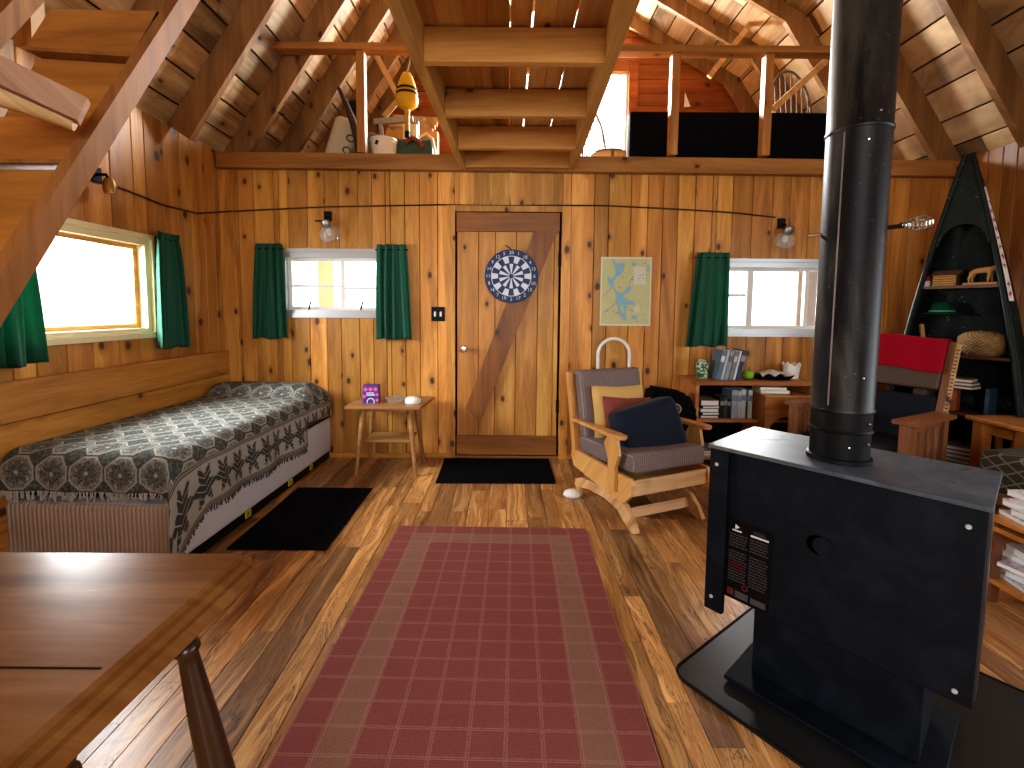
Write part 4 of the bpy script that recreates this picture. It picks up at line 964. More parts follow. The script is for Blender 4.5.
em.build('emblem', [plain('emblem_tan', (.45,.25,.14), .6), plain('emblem_dark', (.05,.04,.05), .6), plain('emblem_red', (.5,.06,.05), .6), plain('emblem_blue', (.08,.18,.4), .6), plain('emblem_yellow', (.6,.45,.1), .6)], bc)

# ------------------------------------------------------------------ bookcase by the window
bk = thing('bookcase', 'low open pine bookcase against the wall under the right window', 'bookcase', (1.75, 3.41, 0))
c = V((1.75, 3.41, 0)); X0, X1, Y0, Y1 = 1.34, 2.19, 3.25, 3.57
mb = MB().span(V((X0-.01, Y0-.01, .645))-c, V((X1, Y1, .672))-c, .003); mb.build('top_board', M['shelfw'], bk)
mb = MB().span(V((X0, Y0, 0))-c, V((X0+.028, Y1, .645))-c, .003); mb.build('side_panel', M['shelfw'], bk)
mb = MB().span(V((X1-.03, Y0, 0))-c, V((X1-.002, Y1, .645))-c, .003); mb.build('side_panel', M['shelfw'], bk)
for z in (.40, .13): MB().span(V((X0+.028, Y0+.005, z-.024))-c, V((X1-.03, Y1-.01, z))-c, .003).build('shelf', M['shelfw'], bk)
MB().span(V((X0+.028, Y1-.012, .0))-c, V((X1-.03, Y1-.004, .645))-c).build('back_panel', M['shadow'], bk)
def book(name, label, group, x, y, z, w_, d_, h_, col, lean=0.0, band=None, flat=False, rz=0):
    t = thing(name, label, 'book', (x, y, z), 0, group); t.rotation_euler = (0, lean, rz)
    cm = plain('cover_'+label[:24].replace(' ', '_'), col, .5, mott=.12, msc=30)
    if flat:
        MB().span((-w_/2,-d_/2,0), (w_/2,d_/2,.004)).span((-w_/2,-d_/2,h_-.004), (w_/2,d_/2,h_)).span((-w_/2,-d_/2,.004), (-w_/2+.004,d_/2,h_-.004)).build('cover', cm, t)
        MB().span((-w_/2+.004,-d_/2+.004,.004), (w_/2-.003,d_/2-.004,h_-.004)).build('pages', M['whitecard'], t)
    else:
        MB().span((-w_/2,-d_/2,0), (-w_/2+.003,d_/2,h_)).span((w_/2-.003,-d_/2,0), (w_/2,d_/2,h_)).span((-w_/2+.003,-d_/2,0), (w_/2-.003,-d_/2+.004,h_)).build('cover', cm, t)
        MB().span((-w_/2+.003,-d_/2+.004,.003), (w_/2-.003,d_/2-.004,h_-.004)).build('pages', M['whitecard'], t)
        if band: MB().span((-w_/2+.001,-d_/2-.0008,h_*.62), (w_/2-.001,-d_/2,h_*.82)).build('spine_band', plain('band_'+label[:20].replace(' ','_'), band, .5), t)
    return t
G1 = 'books standing on top of the bookcase'
x = 1.515
for w_, h_, col, band, lb in ((.028,.215,(.11,.17,.23),(.6,.65,.7),'blue book with pale band, leftmost of the upright books on the bookcase top'), (.018,.22,(.42,.48,.55),None,'pale blue-grey thin book next to the leftmost blue one'),
        (.03,.215,(.26,.28,.29),(.12,.13,.14),'grey book second from the blue pair on the bookcase top'), (.026,.213,(.17,.19,.20),(.5,.5,.5),'dark grey book in the middle of the upright row'), (.014,.215,(.62,.64,.64),None,'thin white book near the right of the upright row'), (.03,.22,(.02,.035,.09),(.25,.28,.36),'navy book at the right end, beside the green apple')):
    book('upright_book', lb, G1, x+w_/2, 3.40, .6735, w_, .15, h_, col, .20, band); x += w_+.0055
G2 = 'books on the middle shelf of the bookcase'
x = 1.537
for w_, h_, col, lb in ((.028,.15,(.012,.014,.014),'short black book, leftmost on the middle shelf'), (.024,.155,(.03,.035,.03),'short dark book beside the leftmost black one'), (.024,.145,(.012,.012,.016),'third short black book on the middle shelf')):
    w_ *= .95; book('shelf_book', lb, G2, x+w_/2, 3.36, .4005, w_, .14, h_, col, 0, (.25,.25,.22)); x += w_+.002
for w_, h_, col, lb in ((.045,.205,(.28,.33,.42),'tall blue-white book on the middle shelf'), (.022,.20,(.38,.44,.42),'pale green thin book on the middle shelf'), (.034,.21,(.44,.47,.45),'pale grey book on the middle shelf'), (.014,.20,(.03,.05,.045),'thin dark green book among pale ones'), (.03,.205,(.40,.43,.42),'last pale grey book beside the arched box')):
    w_ *= .95; book('shelf_book', lb, G2, x+w_/2, 3.36, .4005, w_, .16, h_, col, 0.0, (.15,.18,.22)); x += w_+.002
G3 = 'things stacked at the left of the middle shelf'
z = .4005
for k, (h_, col, lb) in enumerate(((.02,(.20,.12,.05),'brown flat book at the bottom of the shelf stack'), (.022,(.02,.02,.02),'black flat book in the shelf stack'), (.025,(.55,.52,.46),'cream flat book in the shelf stack'), (.02,(.03,.03,.03),'thin black flat book under the tan box'), (.04,(.30,.20,.11),'tan flat box on top of the shelf stack'))):
    book('stacked_book', lb, G3, 1.46, 3.37, z, .13, .18, h_, col, flat=True, rz=.1*(k % 2)); z += h_+.0008
for k, (z0, lb) in enumerate(((.1305,'lower pale magazine pile on the bottom shelf'), (.1505,'upper pale magazine pile on the bottom shelf'))):
    book('stacked_book', lb, 'magazine piles on the bottom shelf', 1.47, 3.36, z0, .17, .2, .018, (.35,.34,.32), flat=True, rz=.08*k)
# arched wooden box on the right half of the bookcase
ab = thing('arched_box', 'orange wooden box with a round arch cut in its front, set into the bookcase', 'box', (1.98, 3.33, .1305))
ax0, ax1, H_ = -.185, .17, .445
pl = [(ax0,0),(ax0,H_),(ax1,H_),(ax1,0),(.105,0)] + [(-.03+.135*math.cos(k*PI/16), .16+.15*math.sin(k*PI/16)) for k in range(17)] + [(-.165,0)]
MB().prism([V((a, -.16, b)) for a, b in pl], (0, .016, 0)).build('front_panel', M['oak2'], ab)
MB().span((ax0,-.144,0), (ax0+.014,.15,H_)).build('side_panel', M['oak2'], ab); MB().span((ax1-.014,-.144,0), (ax1,.15,H_)).build('side_panel', M['oak2'], ab)
MB().span((ax0-.004,-.168,H_+.0005), (ax1+.004,.152,H_+.012), .003).build('top_panel', M['oak2'], ab)
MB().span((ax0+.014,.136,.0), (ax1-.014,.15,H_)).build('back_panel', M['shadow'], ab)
for k, lb in enumerate(('lower cream flat book on the arched box', 'upper cream flat book on the arched box')):
    book('flat_book', lb, 'cream books lying on the arched box', 1.905-.01*k, 3.31, .5895+k*.0232, .20-.02*k, .14, .022, (.62,.56,.44), flat=True, rz=-.05-.06*k)
# things on the bookcase top
mb = MB().lathe([(0,0),(.038,0),(.044,.03),(.046,.11),(.034,.13),(.03,.14),(0,.14)], (0,0,0), 20)
def leafm():
    t = NT('leaf_print'); n = t.noise(t.obj(), 32, 3, .6, 1.5); return t.done(t.bsdf(t.ramp(n, [(.42,(.01,.07,.02)),(.5,(.05,.16,.04)),(.56,(.55,.6,.5))]), .5))
mb.build('leafy_tin', leafm(), loc=(1.455, 3.42, .6725), smooth=40, **P('green and white leaf-patterned jar at the left of the bookcase top', 'jar'))
ap = thing('green_apple', 'shiny green apple-shaped ornament beside the navy book', 'ornament', (1.775, 3.38, .6725))
MB().lathe([(0,.004),(.018,0),(.036,.014),(.041,.035),(.034,.058),(.016,.066),(.004,.06),(0,.058)], (0,0,0), 24).build('body', plain('apple_green', (.22,.50,.03), .25, mott=.15, msc=25), ap, smooth=70)
MB().tube([(0,0,.058), (.004,0,.075), (.012,0,.092)], .003, 6).build('stem', M['cable'], ap)
tr = thing('black_tray', 'black oval tray on the bookcase top with a pale cloth', 'tray', (1.965, 3.40, .6725))
mb = MB().lathe([(0,.0),(.10,0),(.125,.03),(.12,.03),(.098,.006),(0,.006)], (0,0,0), 28)
for v in mb.bm.verts: v.co.x *= 1.25; v.co.y *= .75
mb.build('tray', M['black'], tr, smooth=40)
mb = MB().grid(lambda u, v: V(((u-.5)*.20, (v-.5)*.12, .012+.025*abs(math.sin(u*7+v*3))+.02*math.sin(v*PI)*math.sin(u*PI))), 22, 12)
o = mb.build('folded_cloth', plain('pale_rag', (.50,.46,.42), .9, mott=.25, msc=30), loc=(1.955, 3.39, .682), smooth=80, **P('crumpled pale cloth lying in the black tray', 'cloth')); o.modifiers.new('thick', 'SOLIDIFY').thickness = .004
mb = MB(); n_ = 36
ring = []
for k in range(n_):
    a = k*2*PI/n_; up = .098+(.022 if k % 4 == 0 else (.0 if k % 2 == 0 else .006))
    ring.append((a, up))
ins, outs, bi, bo = [], [], [], []
for a, up in ring:
    for L_, r_, z_ in ((outs,.062,up),(ins,.057,up),(bo,.05,0),(bi,.045,.008)): L_.append(mb.bm.verts.new((r_*math.cos(a), r_*math.sin(a), z_)))
for k in range(n_):
    j = (k+1) % n_
    mb.face([bo[k],bo[j],outs[j],outs[k]]); mb.face([outs[k],outs[j],ins[j],ins[k]]); mb.face([ins[k],ins[j],bi[j],bi[k]])
mb.face(bo[::-1]); mb.face(bi)
mb.build('crown_pot', M['white'], loc=(2.125, 3.44, .6725), smooth=40, **P('small white pot with a crown-cut rim at the right of the bookcase top', 'pot'))

# ------------------------------------------------------------------ oak morris chair behind the stove pipe
MA = math.atan2(-.60, -.80)      # facing direction
MCN = V((2.155, 2.80, 0))
mc = thing('morris_chair', 'dark oak slatted armchair with a brown back partly hidden by the stove pipe', 'armchair', MCN, math.radians(-62))
# local: -y front, x viewer's right
for sx in (-1, 1):
    x = .33 if sx > 0 else -.25
    mb = MB().prism([V((x-.06,-.25,.575)), V((x+.06,-.25,.575)), V((x+.06,.21,.575)), V((x-.05,.21,.575))], (0,0,.024)); bmesh.ops.bevel(mb.bm, geom=list(mb.bm.edges), offset=.004, segments=2, affect='EDGES'); mb.build('armrest', M['missiontop'], mc)
    for y in (-.22, .19): MB().span((x-.026, y-.026, 0), (x+.026, y+.026, .5745), .003).build('leg', M['mission'], mc)
    MB().prism([V((x+.026*0-.008, -.193, .574)), V((x-.008, -.193, .50)), V((x-.008, -.11, .574))], (.016,0,0)).build('corbel', M['mission'], mc)
    MB().span((x-.01, -.193, .53), (x+.01, .163, .5745)).build('side_rail', M['mission'], mc); MB().span((x-.01, -.193, .13), (x+.01, .163, .19)).build('side_rail', M['mission'], mc)
    for k in range(8): MB().span((x-.006, -.18+k*.043, .19), (x+.006, -.162+k*.043, .53)).build('slat', M['mission'], mc)
MB().span((-.223, -.235, .19), (.303, -.205, .29), .003).build('front_rail', M['mission'], mc)
MB().span((-.223, .175, .19), (.303, .205, .29), .003).build('rear_rail', M['mission'], mc)
o = cushion((.50,.44,.13), .04).build('seat_cushion', plain('dark_leather', (.006,.009,.016), .5, mott=.2), mc, loc=(.04,-.02,.355), smooth=60)
bk_tilt = math.radians(-16)
Rb = Matrix.Rotation(bk_tilt, 3, 'X')
def bpt(x, y, z): return V((0,.24,.30))+Rb @ V((x, y, z))
for sx in (-1, 1): MB().box(bpt(.04+sx*.235, 0, .35), (.036,.03,.74), .003, Rb).build('back_post', M['mission'], mc)
MB().box(bpt(.04, -.01, .57), (.43,.05,.30), .012, Rb).build('back_panel', plain('brown_hide', (.075,.045,.03), .55, mott=.2, msc=15), mc)
MB().box(bpt(.04, -.005, .20), (.43,.04,.36), .012, Rb).build('lower_back', plain('dark_navy_pad', (.006,.009,.017), .7), mc)
# pale notched strip up the back post
nb = MB().box(bpt(.306, -.012, .40), (.022, .012, .62), .001, Rb)
nb.build('pale_strip', M['log'], mc)
mb = MB()
for k in range(26): mb.box(bpt(.306, -.0185, .12+k*.022), (.015, .002, .007), 0, Rb)
mb.build('notch_marks', M['cable'], mc)
# red cloth over the back
def redc(u, v):
    x = (u-.5)*.46+.035; L1, top_, L2 = .20, .075, .16; s_ = v*(L1+top_+L2)
    if s_ < L1: y, z = -.046-.006*math.sin(u*14), .727-(L1-s_)-.0
    elif s_ < L1+top_: a = (s_-L1)/top_*PI; y, z = -.012-.036*math.cos(a), .727+.014*math.sin(a)+.004
    else: y, z = .030, .727-(s_-L1-top_)
    return bpt(x, y, z+.01*math.sin(u*5))
def atm(f): return lambda u, v: MCN+Matrix.Rotation(math.radians(-62), 3, 'Z') @ f(u, v)-RCL
RCL = MCN+Matrix.Rotation(math.radians(-62), 3, 'Z') @ bpt(0,0,.73)
mb = MB().grid(atm(redc), 24, 30)
o = mb.build('red_cloth', plain('red_cloth_weave', (.30,.005,.02), .8, mott=.12, msc=30), loc=RCL, smooth=80, **P('bright red cloth draped over the top of the dark armchair back', 'cloth')); o.modifiers.new('thick', 'SOLIDIFY').thickness = .004

# golden oak chair at the right edge with patterned cushion
oc = thing('oak_side_table', 'golden oak slatted side table cut by the right picture edge', 'table', (3.08, 2.60, 0))
MB().span((-.33, -.17, .535), (.40, .14, .56), .005).build('table_top', M['oak2'], oc)
for sx in (-.26, .33):
    for sy in (-.13, .10): MB().span((sx-.03, sy-.03, 0), (sx+.03, sy+.03, .5345), .003).build('leg', M['oak2'], oc)
for sy in (-.13, .10):
    MB().span((-.229, sy-.012, .465), (.299, sy+.012, .5345)).build('upper_rail', M['oak2'], oc); MB().span((-.229, sy-.012, .14), (.299, sy+.012, .2)).build('lower_rail', M['oak2'], oc)
    for k in range(5): MB().span((-.17+k*.095, sy-.008, .2005), (-.14+k*.095, sy+.008, .4645)).build('slat', M['oak2'], oc)
for sx in (-.26, .33): MB().span((sx-.012, -.0995, .465), (sx+.012, .0695, .5345)).build('end_rail', M['oak2'], oc)
def patt():
    t = NT('diamond_brocade'); x, y, z = t.sep(t.obj()); a = t.math('ADD', x, t.math('MULTIPLY', y, .6)); n = t.noise(t.obj(), 60, 3)
    p_ = t.math('ABSOLUTE', t.math('SINE', t.math('MULTIPLY', t.math('ADD', a, z), 55))); q_ = t.math('ABSOLUTE', t.math('SINE', t.math('MULTIPLY', t.math('SUBTRACT', a, z), 55)))
    k = t.sstep(t.math('MINIMUM', p_, q_), .1, .3, 1, 0); col = t.mix(k, t.mix(n, (.02,.018,.014), (.06,.055,.04)), (.17,.15,.10))
    return t.done(t.bsdf(col, .85, spec=.2, bump=n, bs=.2))
M['brocade'] = patt()
# patterned ottoman in front of it
ot = thing('ottoman', 'diamond-patterned dark ottoman at the right edge behind the magazines', 'ottoman', (2.68, 2.17, 0), math.radians(2))
o = cushion((.50,.34,.19), .025).build('cushion', M['brocade'], ot, loc=(0,0,.385), smooth=60)
MB().span((-.24,-.16,.22), (.24,.16,.287), .004).build('frame', M['mission'], ot)
for sx in (-.21,.21):
    for sy in (-.13,.13): MB().span((sx-.02, sy-.02, 0), (sx+.02, sy+.02, .2195), .003).build('leg', M['mission'], ot)
# magazine shelves
mz = thing('magazine_shelf', 'low open wooden shelf unit holding magazines beside the stove', 'shelf', (2.17, 1.56, 0))
for z in (.10, .315): MB().span((-.21, -.36, z-.02), (.21, .27, z), .003).build('shelf', M['oak2'], mz)
for sx in (-.19, .19):
    for sy in (-.34, .25): MB().span((sx-.018, sy-.018, 0), (sx+.018, sy+.018, .335), .002).build('post', M['mission'], mz)
MB().span((-.215, -.365, .3355), (.215, .275, .352), .003).build('top_board', M['oak2'], mz)
def magm(i, c1, c2):
    t = NT('magazine_cover_%d' % i); n = t.noise(t.obj(), 22+i*3, 3, .6, 1.2); return t.done(t.bsdf(t.ramp(n, [(.4,c1),(.5,(.6,.6,.6)),(.6,c2)]), .3))
mcols = [((.5,.1,.2),(.1,.3,.5)), ((.15,.2,.25),(.55,.5,.45)), ((.35,.3,.25),(.1,.12,.14)), ((.1,.25,.5),(.6,.2,.3)), ((.3,.28,.26),(.6,.55,.4))]
mi_ = 0
for zz, n_, where in ((.3525, 5, 'top'), (.1005, 6, 'bottom')):
    for k in range(n_):
        h_ = .016+.006*((k*7) % 3)
        names = ['lowest', 'second', 'third', 'fourth', 'fifth', 'sixth']
        t = thing('magazine', '%s magazine from below in the pile on the %s board of the low shelf unit' % (names[k], where), 'magazine', (2.09+.02*((k*5) % 3), 1.68-.02*(k % 2), zz), .12*((k*3) % 5-2), 'magazines on the low shelf unit')
        MB().span((-.105,-.14,.0), (.105,.14,h_-.0016)).build('pages', M['whitecard'], t); MB().span((-.107,-.142,h_-.0015), (.107,.142,h_-.0003)).build('cover', magm(mi_, *mcols[mi_ % 5]), t)
        zz += h_+.0005; mi_ += 1

# ------------------------------------------------------------------ half canoe standing as a shelf in the corner
CNA = math.radians(-66); CC = V((2.885, 2.98, 0))
cn = thing('canoe_shelf', 'dark green half canoe standing on end in the corner, fitted with shelves', 'shelf', CC, CNA)
CT = 2.16
def cw_(z): k = max(0, min(1, (CT-z)/CT)); return .018+.35*(1-(1-k)**1.55)
def cd_(z): k = max(0, min(1, (CT-z)/CT)); return .02+.30*(1-(1-k)**2.6)
def hull(u, v, off=0):
    z = CT*(1-v); w_, d_ = cw_(z)+off, cd_(z)+off; a = PI*u
    ca, sa = math.cos(a), math.sin(a); n_ = 2.6; r_ = (abs(ca)**n_+abs(sa)**n_)**(-1/n_)
    bul = 1+.16*math.sin(a)**.5 if 0 < u < 1 else 1
    return V((-w_*ca*r_*bul, d_*sa*r_, z))
def hullm():
    t = NT('worn_green_canoe'); n = t.noise(t.scale(t.obj(), (14,14,3)), 1, 5, .65, .5); n2 = t.noise(t.obj(), 45, 3)
    col = t.mix(t.sstep(n, .35, .7), (.003,.007,.006), (.008,.019,.016)); col = t.mix(t.sstep(n2, .66, .74), col, (.16,.19,.17))
    return t.done(t.bsdf(col, .5, spec=.25, bump=n2, bs=.1))
M['canoe'] = hullm()
o = MB().grid(lambda u, v: hull(u, v), 28, 40).build('hull', M['canoe'], cn, smooth=70); o.modifiers.new('thick', 'SOLIDIFY').thickness = .012
for sx in (0, 1):
    MB().tube([hull(sx, k/30)+V((0,-.008,0)) for k in range(31)], .013, 8).build('gunwale', M['canoe'], cn, smooth=60)
# bow deck plate with an arched lower edge
pl = [V((-cw_(z)+.004, -.006, z)) for z in (1.60, 1.75, 1.9, 2.05, CT)] + [V((cw_(z)-.004, -.006, z)) for z in (CT, 2.05, 1.9, 1.75, 1.60)]
wa = cw_(1.60)-.03
pl += [V((wa*math.cos(k*PI/14), -.006, 1.60+.13*math.sin(k*PI/14))) for k in range(15)]
MB().prism(pl, (0, .012, 0)).build('bow_deck', M['canoe'], cn)
dm = wood('canoe_shelf_wood', (.05,.022,.010), (.11,.05,.022), (.17,.085,.04), along='X', kn=0, vary=.05, island=False)
for z in (1.345, .90, .53, .20):
    w_, d_ = cw_(z)-.012, cd_(z)-.02
    pts = [V((-w_, .0, z-.018)), V((w_, .0, z-.018))] + [V((w_*math.cos(a)*.98, d_*math.sin(a), z-.018)) for a in [k*PI/12 for k in range(1, 12)]]
    MB().prism(pts, (0,0,.018)).build('shelf', dm, cn)
MB().bar(V((0,.01,.0)), V((0,.01,.01)), .2, .02).build('foot', dm, cn)
# lettered strip on the right rim
sb = MB(); txt = 'BARBER'
for k in range(26):
    v0, v1 = .10+k*.0125, .10+(k+1)*.0125
    a, b = hull(.985, v0, .005), hull(.985, v1, .005); a2, b2 = hull(.93, v0, .005), hull(.93, v1, .005)
    sb.face(sb.verts([a, b, b2, a2]))
strip = sb.build('pale_strip', M['whitecard'], cn)
redm = plain('red_paint', (.42,.03,.05), .6)
for k in range(11):
    if k == 8: continue
    v0 = .135+k*.026; sb = MB()
    def bar_(u0, u1, va, vb): sb.face(sb.verts([hull(u0, va, .0066), hull(u0, vb, .0066), hull(u1, vb, .0066), hull(u1, va, .0066)]))
    bar_(.978, .944, v0+.006, v0+.010)
    for j in range(3):
        if (k*3+j*5) % 4 != 1: bar_(.978-.013*j, .978-.013*j-.008, v0 if j % 2 else v0+.006, v0+.016 if (k+j) % 3 else v0+.010)
    sb.build('letter', redm, strip)
RCN = Matrix.Rotation(CNA, 3, 'Z')
def in_canoe(x, y, z): return CC+RCN @ V((x, y, z))
carved = plain('carved_pale_wood', (.48,.27,.09), .6, mott=.15, msc=40)
# toy log cabin
lc = thing('toy_log_cabin', 'small carved log cabin ornament on the top canoe shelf', 'ornament', in_canoe(-.10, .09, 1.3455), CNA+.15)
for k in range(5): MB().tube([(-.06,-.045,.008+k*.015), (.055,-.045,.008+k*.015)], .0075, 8).build('log_wall', carved, lc, smooth=60)
MB().span((-.05,-.036,0), (.05,.05,.072)).build('cabin_body', M['mission'], lc)
MB().prism([V((-.07,-.065,.07)), V((-.07,0,.105)), V((-.07,.07,.07)), V((-.07,0,.095))], (.14,0,0)).build('roof', plain('bark_roof', (.16,.09,.04), .8, mott=.3), lc)
fg = thing('flag_box', 'little red and white box beside the toy cabin', 'box', in_canoe(-.195, .055, 1.3455), CNA)
MB().span((-.022,-.02,0), (.022,.02,.038)).build('white_half', M['white'], fg); MB().span((-.022,-.02,.0385), (.022,.02,.07)).build('red_half', plain('flag_red', (.42,.02,.03), .5), fg)
# carved moose: continuous skin body on a base
ms = thing('carved_moose', 'carved pale wooden moose figure on the top canoe shelf', 'figurine', in_canoe(.085, .06, 1.3455), CNA)
MB().box((0,0,.008), (.17,.06,.016), .005, seg=2).build('base', carved, ms)
def skin(name, verts, edges, radii, mat, parent, root=0, lvl=2):
    me = bpy.data.meshes.new(name); me.from_pydata(verts, edges, []); o = bpy.data.objects.new(name, me); COL.objects.link(o); o.parent = parent
    md = o.modifiers.new('skin', 'SKIN')
    for v, r in zip(me.skin_vertices[0].data, radii): v.radius = (r, r)
    me.skin_vertices[0].data[root].use_root = True
    o.modifiers.new('sub', 'SUBSURF').levels = lvl; o.modifiers['sub'].render_levels = lvl; me.materials.append(mat); return o
mv = [(0,0,.088),(.042,0,.094),(-.045,0,.088),(.066,0,.106),(.082,0,.095),(.094,0,.078),
      (.040,.014,.060),(.043,.014,.016),(.036,-.014,.060),(.032,-.014,.016),(-.046,.014,.060),(-.054,.014,.040),(-.048,.014,.016),(-.050,-.014,.060),(-.060,-.014,.040),(-.054,-.014,.016),(.070,.012,.122),(.066,.032,.130),(.070,-.012,.122),(.066,-.032,.130),(-.060,0,.084)]
me_ = [(0,1),(0,2),(1,3),(3,4),(4,5),(1,6),(6,7),(1,8),(8,9),(2,10),(10,11),(11,12),(2,13),(13,14),(14,15),(3,16),(16,17),(3,18),(18,19),(2,20)]
skin('moose_body', mv, me_, [.021,.022,.020,.014,.012,.009,.009,.005,.009,.005,.010,.007,.005,.010,.007,.005,.005,.007,.005,.007,.004], carved, ms)
# green brimmed hat on its hook
hat = MB().lathe([(0,.085),(.04,.08),(.06,.05),(.066,.015),(.07,.008),(.105,0),(.107,.004),(.07,.014),(.062,.02)], (0,0,0), 28)
hb = thing('green_hat', 'dark green brimmed hat hanging below the top canoe shelf', 'hat', in_canoe(-.12, .10, 1.16), CNA)
hat.build('hat_body', plain('green_felt', (.008,.06,.03), .9, mott=.2), hb, smooth=60)
MB().lathe([(.067,.014),(.069,.02),(.067,.026)], (0,0,0), 28).build('hat_band', plain('hat_band_green', (.08,.32,.18), .6), hb)
MB().tube([(0,.07,.06),(0,.04,.13),(0,0,.087)], .004, 6).build('hook_wire', M['iron'], hb)
# woven basket lying on its side
bs_ = thing('straw_basket', 'round tan straw basket on the middle canoe shelf', 'basket', in_canoe(.115, .05, .9005), CNA+.2)
def strawm():
    t = NT('woven_straw'); x, y, z = t.sep(t.obj()); k = t.math('MULTIPLY', t.math('SINE', t.math('MULTIPLY', z, 340)), t.math('SINE', t.math('MULTIPLY', t.math('ARCTAN2', x, y), 30))); n = t.noise(t.obj(), 40, 3)
    return t.done(t.bsdf(t.mix(t.math('ADD', t.math('MULTIPLY', k, .4), n), (.09,.05,.018), (.34,.21,.07)), .85, bump=k, bs=.6, bd=.004))
M['straw'] = strawm()
MB().lathe([(0,0),(.075,0),(.105,.03),(.118,.075),(.112,.12),(.085,.145),(.05,.155),(0,.158)], (0,0,0), 30).build('basket_body', M['straw'], bs_, smooth=60)
MB().tube([(-.105,-.04,.05),(-.125,-.075,.0),(-.12,-.085,-.07),(-.13,-.085,-.12)], .004, 6).build('strap', M['fringe'], bs_)
sn = thing('snowshoe', 'wooden frame with webbing lying on the middle canoe shelf', 'snowshoe', in_canoe(-.13, .02, .915), CNA)
lp = [(.15*math.cos(a)*(1.0), .055*math.sin(a), .012*math.cos(a)) for a in [k*2*PI/20 for k in range(20)]]
MB().tube(lp, .009, 8, closed=True).build('bent_frame', M['log'], sn, smooth=60)
mb = MB()
for k in range(7): mb.bar((-.12+k*.04,-.045,.0), (-.10+k*.04,.045,.0), .004, .003)
mb.build('webbing', M['fringe'], sn)
MB().bar(in_canoe(-.20,.10,.905), in_canoe(-.235,.12,1.09), .022, .016).build('wooden_stick', M['log'], **P('short pale stick leaning upright at the left of the middle canoe shelf', 'stick'))
z = .531
ob = MB().box((0,0,.075), (.075,.06,.15), .003).build('orange_box', plain('dull_orange_card', (.30,.075,.025), .6, mott=.15), loc=in_canoe(-.02, .06, z), rot=(0,0,CNA), **P('dull orange upright box under the books on the lower canoe shelf', 'box'))
z = .6815
for k, (w_, h_, col, lb) in enumerate(((.20,.022,(.010,.010,.010),'black flat book at the bottom of the canoe shelf pile'), (.19,.02,(.30,.19,.06),'tan flat book in the middle of the canoe shelf pile'), (.17,.024,(.26,.15,.05),'brown book on top of the canoe shelf pile'))):
    t = book('canoe_book', lb, 'books piled on the lower canoe shelf', 0, 0, 0, w_, .13, h_, col, flat=True); t.location = in_canoe(0, .07, z); t.rotation_euler = (0,0,CNA+.06*k); z += h_+.0008
for k, (x, col, lb) in enumerate(((.17,(.03,.07,.11),'slim blue book leaning at the right of the lower canoe shelf'), (-.17,(.10,.06,.035),'brown jar-like box at the left of the lower canoe shelf'))):
    MB().box((0,0,.085), (.02+.06*k,.11,.17), .003).build('upright_book' if k == 0 else 'small_box', plain('lower_%d' % k, col, .6, mott=.2), loc=in_canoe(x, .07, .531), rot=(0,0,CNA), **P(lb, 'book' if k == 0 else 'box'))
for k in range(4):
    t = book('magazine_stack', ['lowest', 'second', 'third', 'topmost'][k]+' grey magazine of the pile on the bottom canoe shelf', 'magazines on the bottom canoe shelf', 0, 0, 0, .26, .17, .026, [(.10,.10,.10),(.2,.19,.18),(.05,.05,.05),(.16,.16,.15)][k], flat=True)
    t.location = in_canoe(.02*(k % 2), .10, .2005+k*.0268); t.rotation_euler = (0,0,CNA+.05*k)

# ------------------------------------------------------------------ loft contents
LZ = 2.2705
pb = thing('black_futon', 'long black padded futon standing along the loft edge behind the railing', 'futon', (1.80, 3.80, LZ))
MB().box((.02,0,.23), (1.74,.12,.44), .012, seg=3).build('pad', M['black'], pb, smooth=50)
MB().span((-.85,-.05,0), (.88,.05,.02)).build('foot_rail', M['iron'], pb)
def hoop_chair(name, label, x, y, z, w_, h_, rz, n_):
    t = thing(name, label, 'chair', (x, y, z), rz, 'hoop-back chairs in the loft')
    def cv(a): return V((w_/2*math.cos(a), .14+.10*math.sin(a), .40+ (h_-.40)*math.sin(a)**.6 if math.sin(a) > 0 else .40))
    hp_ = [V((w_/2*math.cos(a), .17+.06*math.sin(a), .40+(h_-.40)*max(0,math.sin(a))**.75)) for a in [k*PI/24 for k in range(25)]]
    MB().tube(hp_, .011, 8).build('hoop', M['chairw'], t, smooth=60)
    for k in range(n_):
        x0 = (k-(n_-1)/2)*w_*.82/(n_-1); c_ = min(.999, abs(2*x0/w_)); a = math.acos(c_); zt = .40+(h_-.40)*math.sin(a)**.75
        MB().tube([(x0*.9,.16,.40),(x0,.17+.06*math.sin(a),zt)], .006, 6).build('spindle', M['chairw'], t)
    MB().lathe([(0,0),(w_*.46,0),(w_*.5,.015),(w_*.48,.035),(0,.03)], (0,0,.375), 24).build('seat', M['chairw'], t, smooth=50)
    for sx in (-1,1):
        for sy in (-1,1): MB().tube([(sx*w_*.3, sy*.13, .378), (sx*w_*.42, sy*.19, 0)], [.016,.012], 8).build('leg', M['chairw'], t)
M['chairw'] = plain('grey_brown_wood', (.16,.12,.09), .4, mott=.2)
hoop_chair('hoop_back_chair', 'spindle hoop-back chair in the loft behind the black futon', 2.56, 4.16, LZ, .46, 1.08, .1, 8)
hoop_chair('hoop_back_chair', 'hoop-back chair in the loft by the bright window, left of the futon', .97, 4.62, LZ, .36, .90, .7, 6)
def loft(x, y, Y): return atY(x, y, Y)
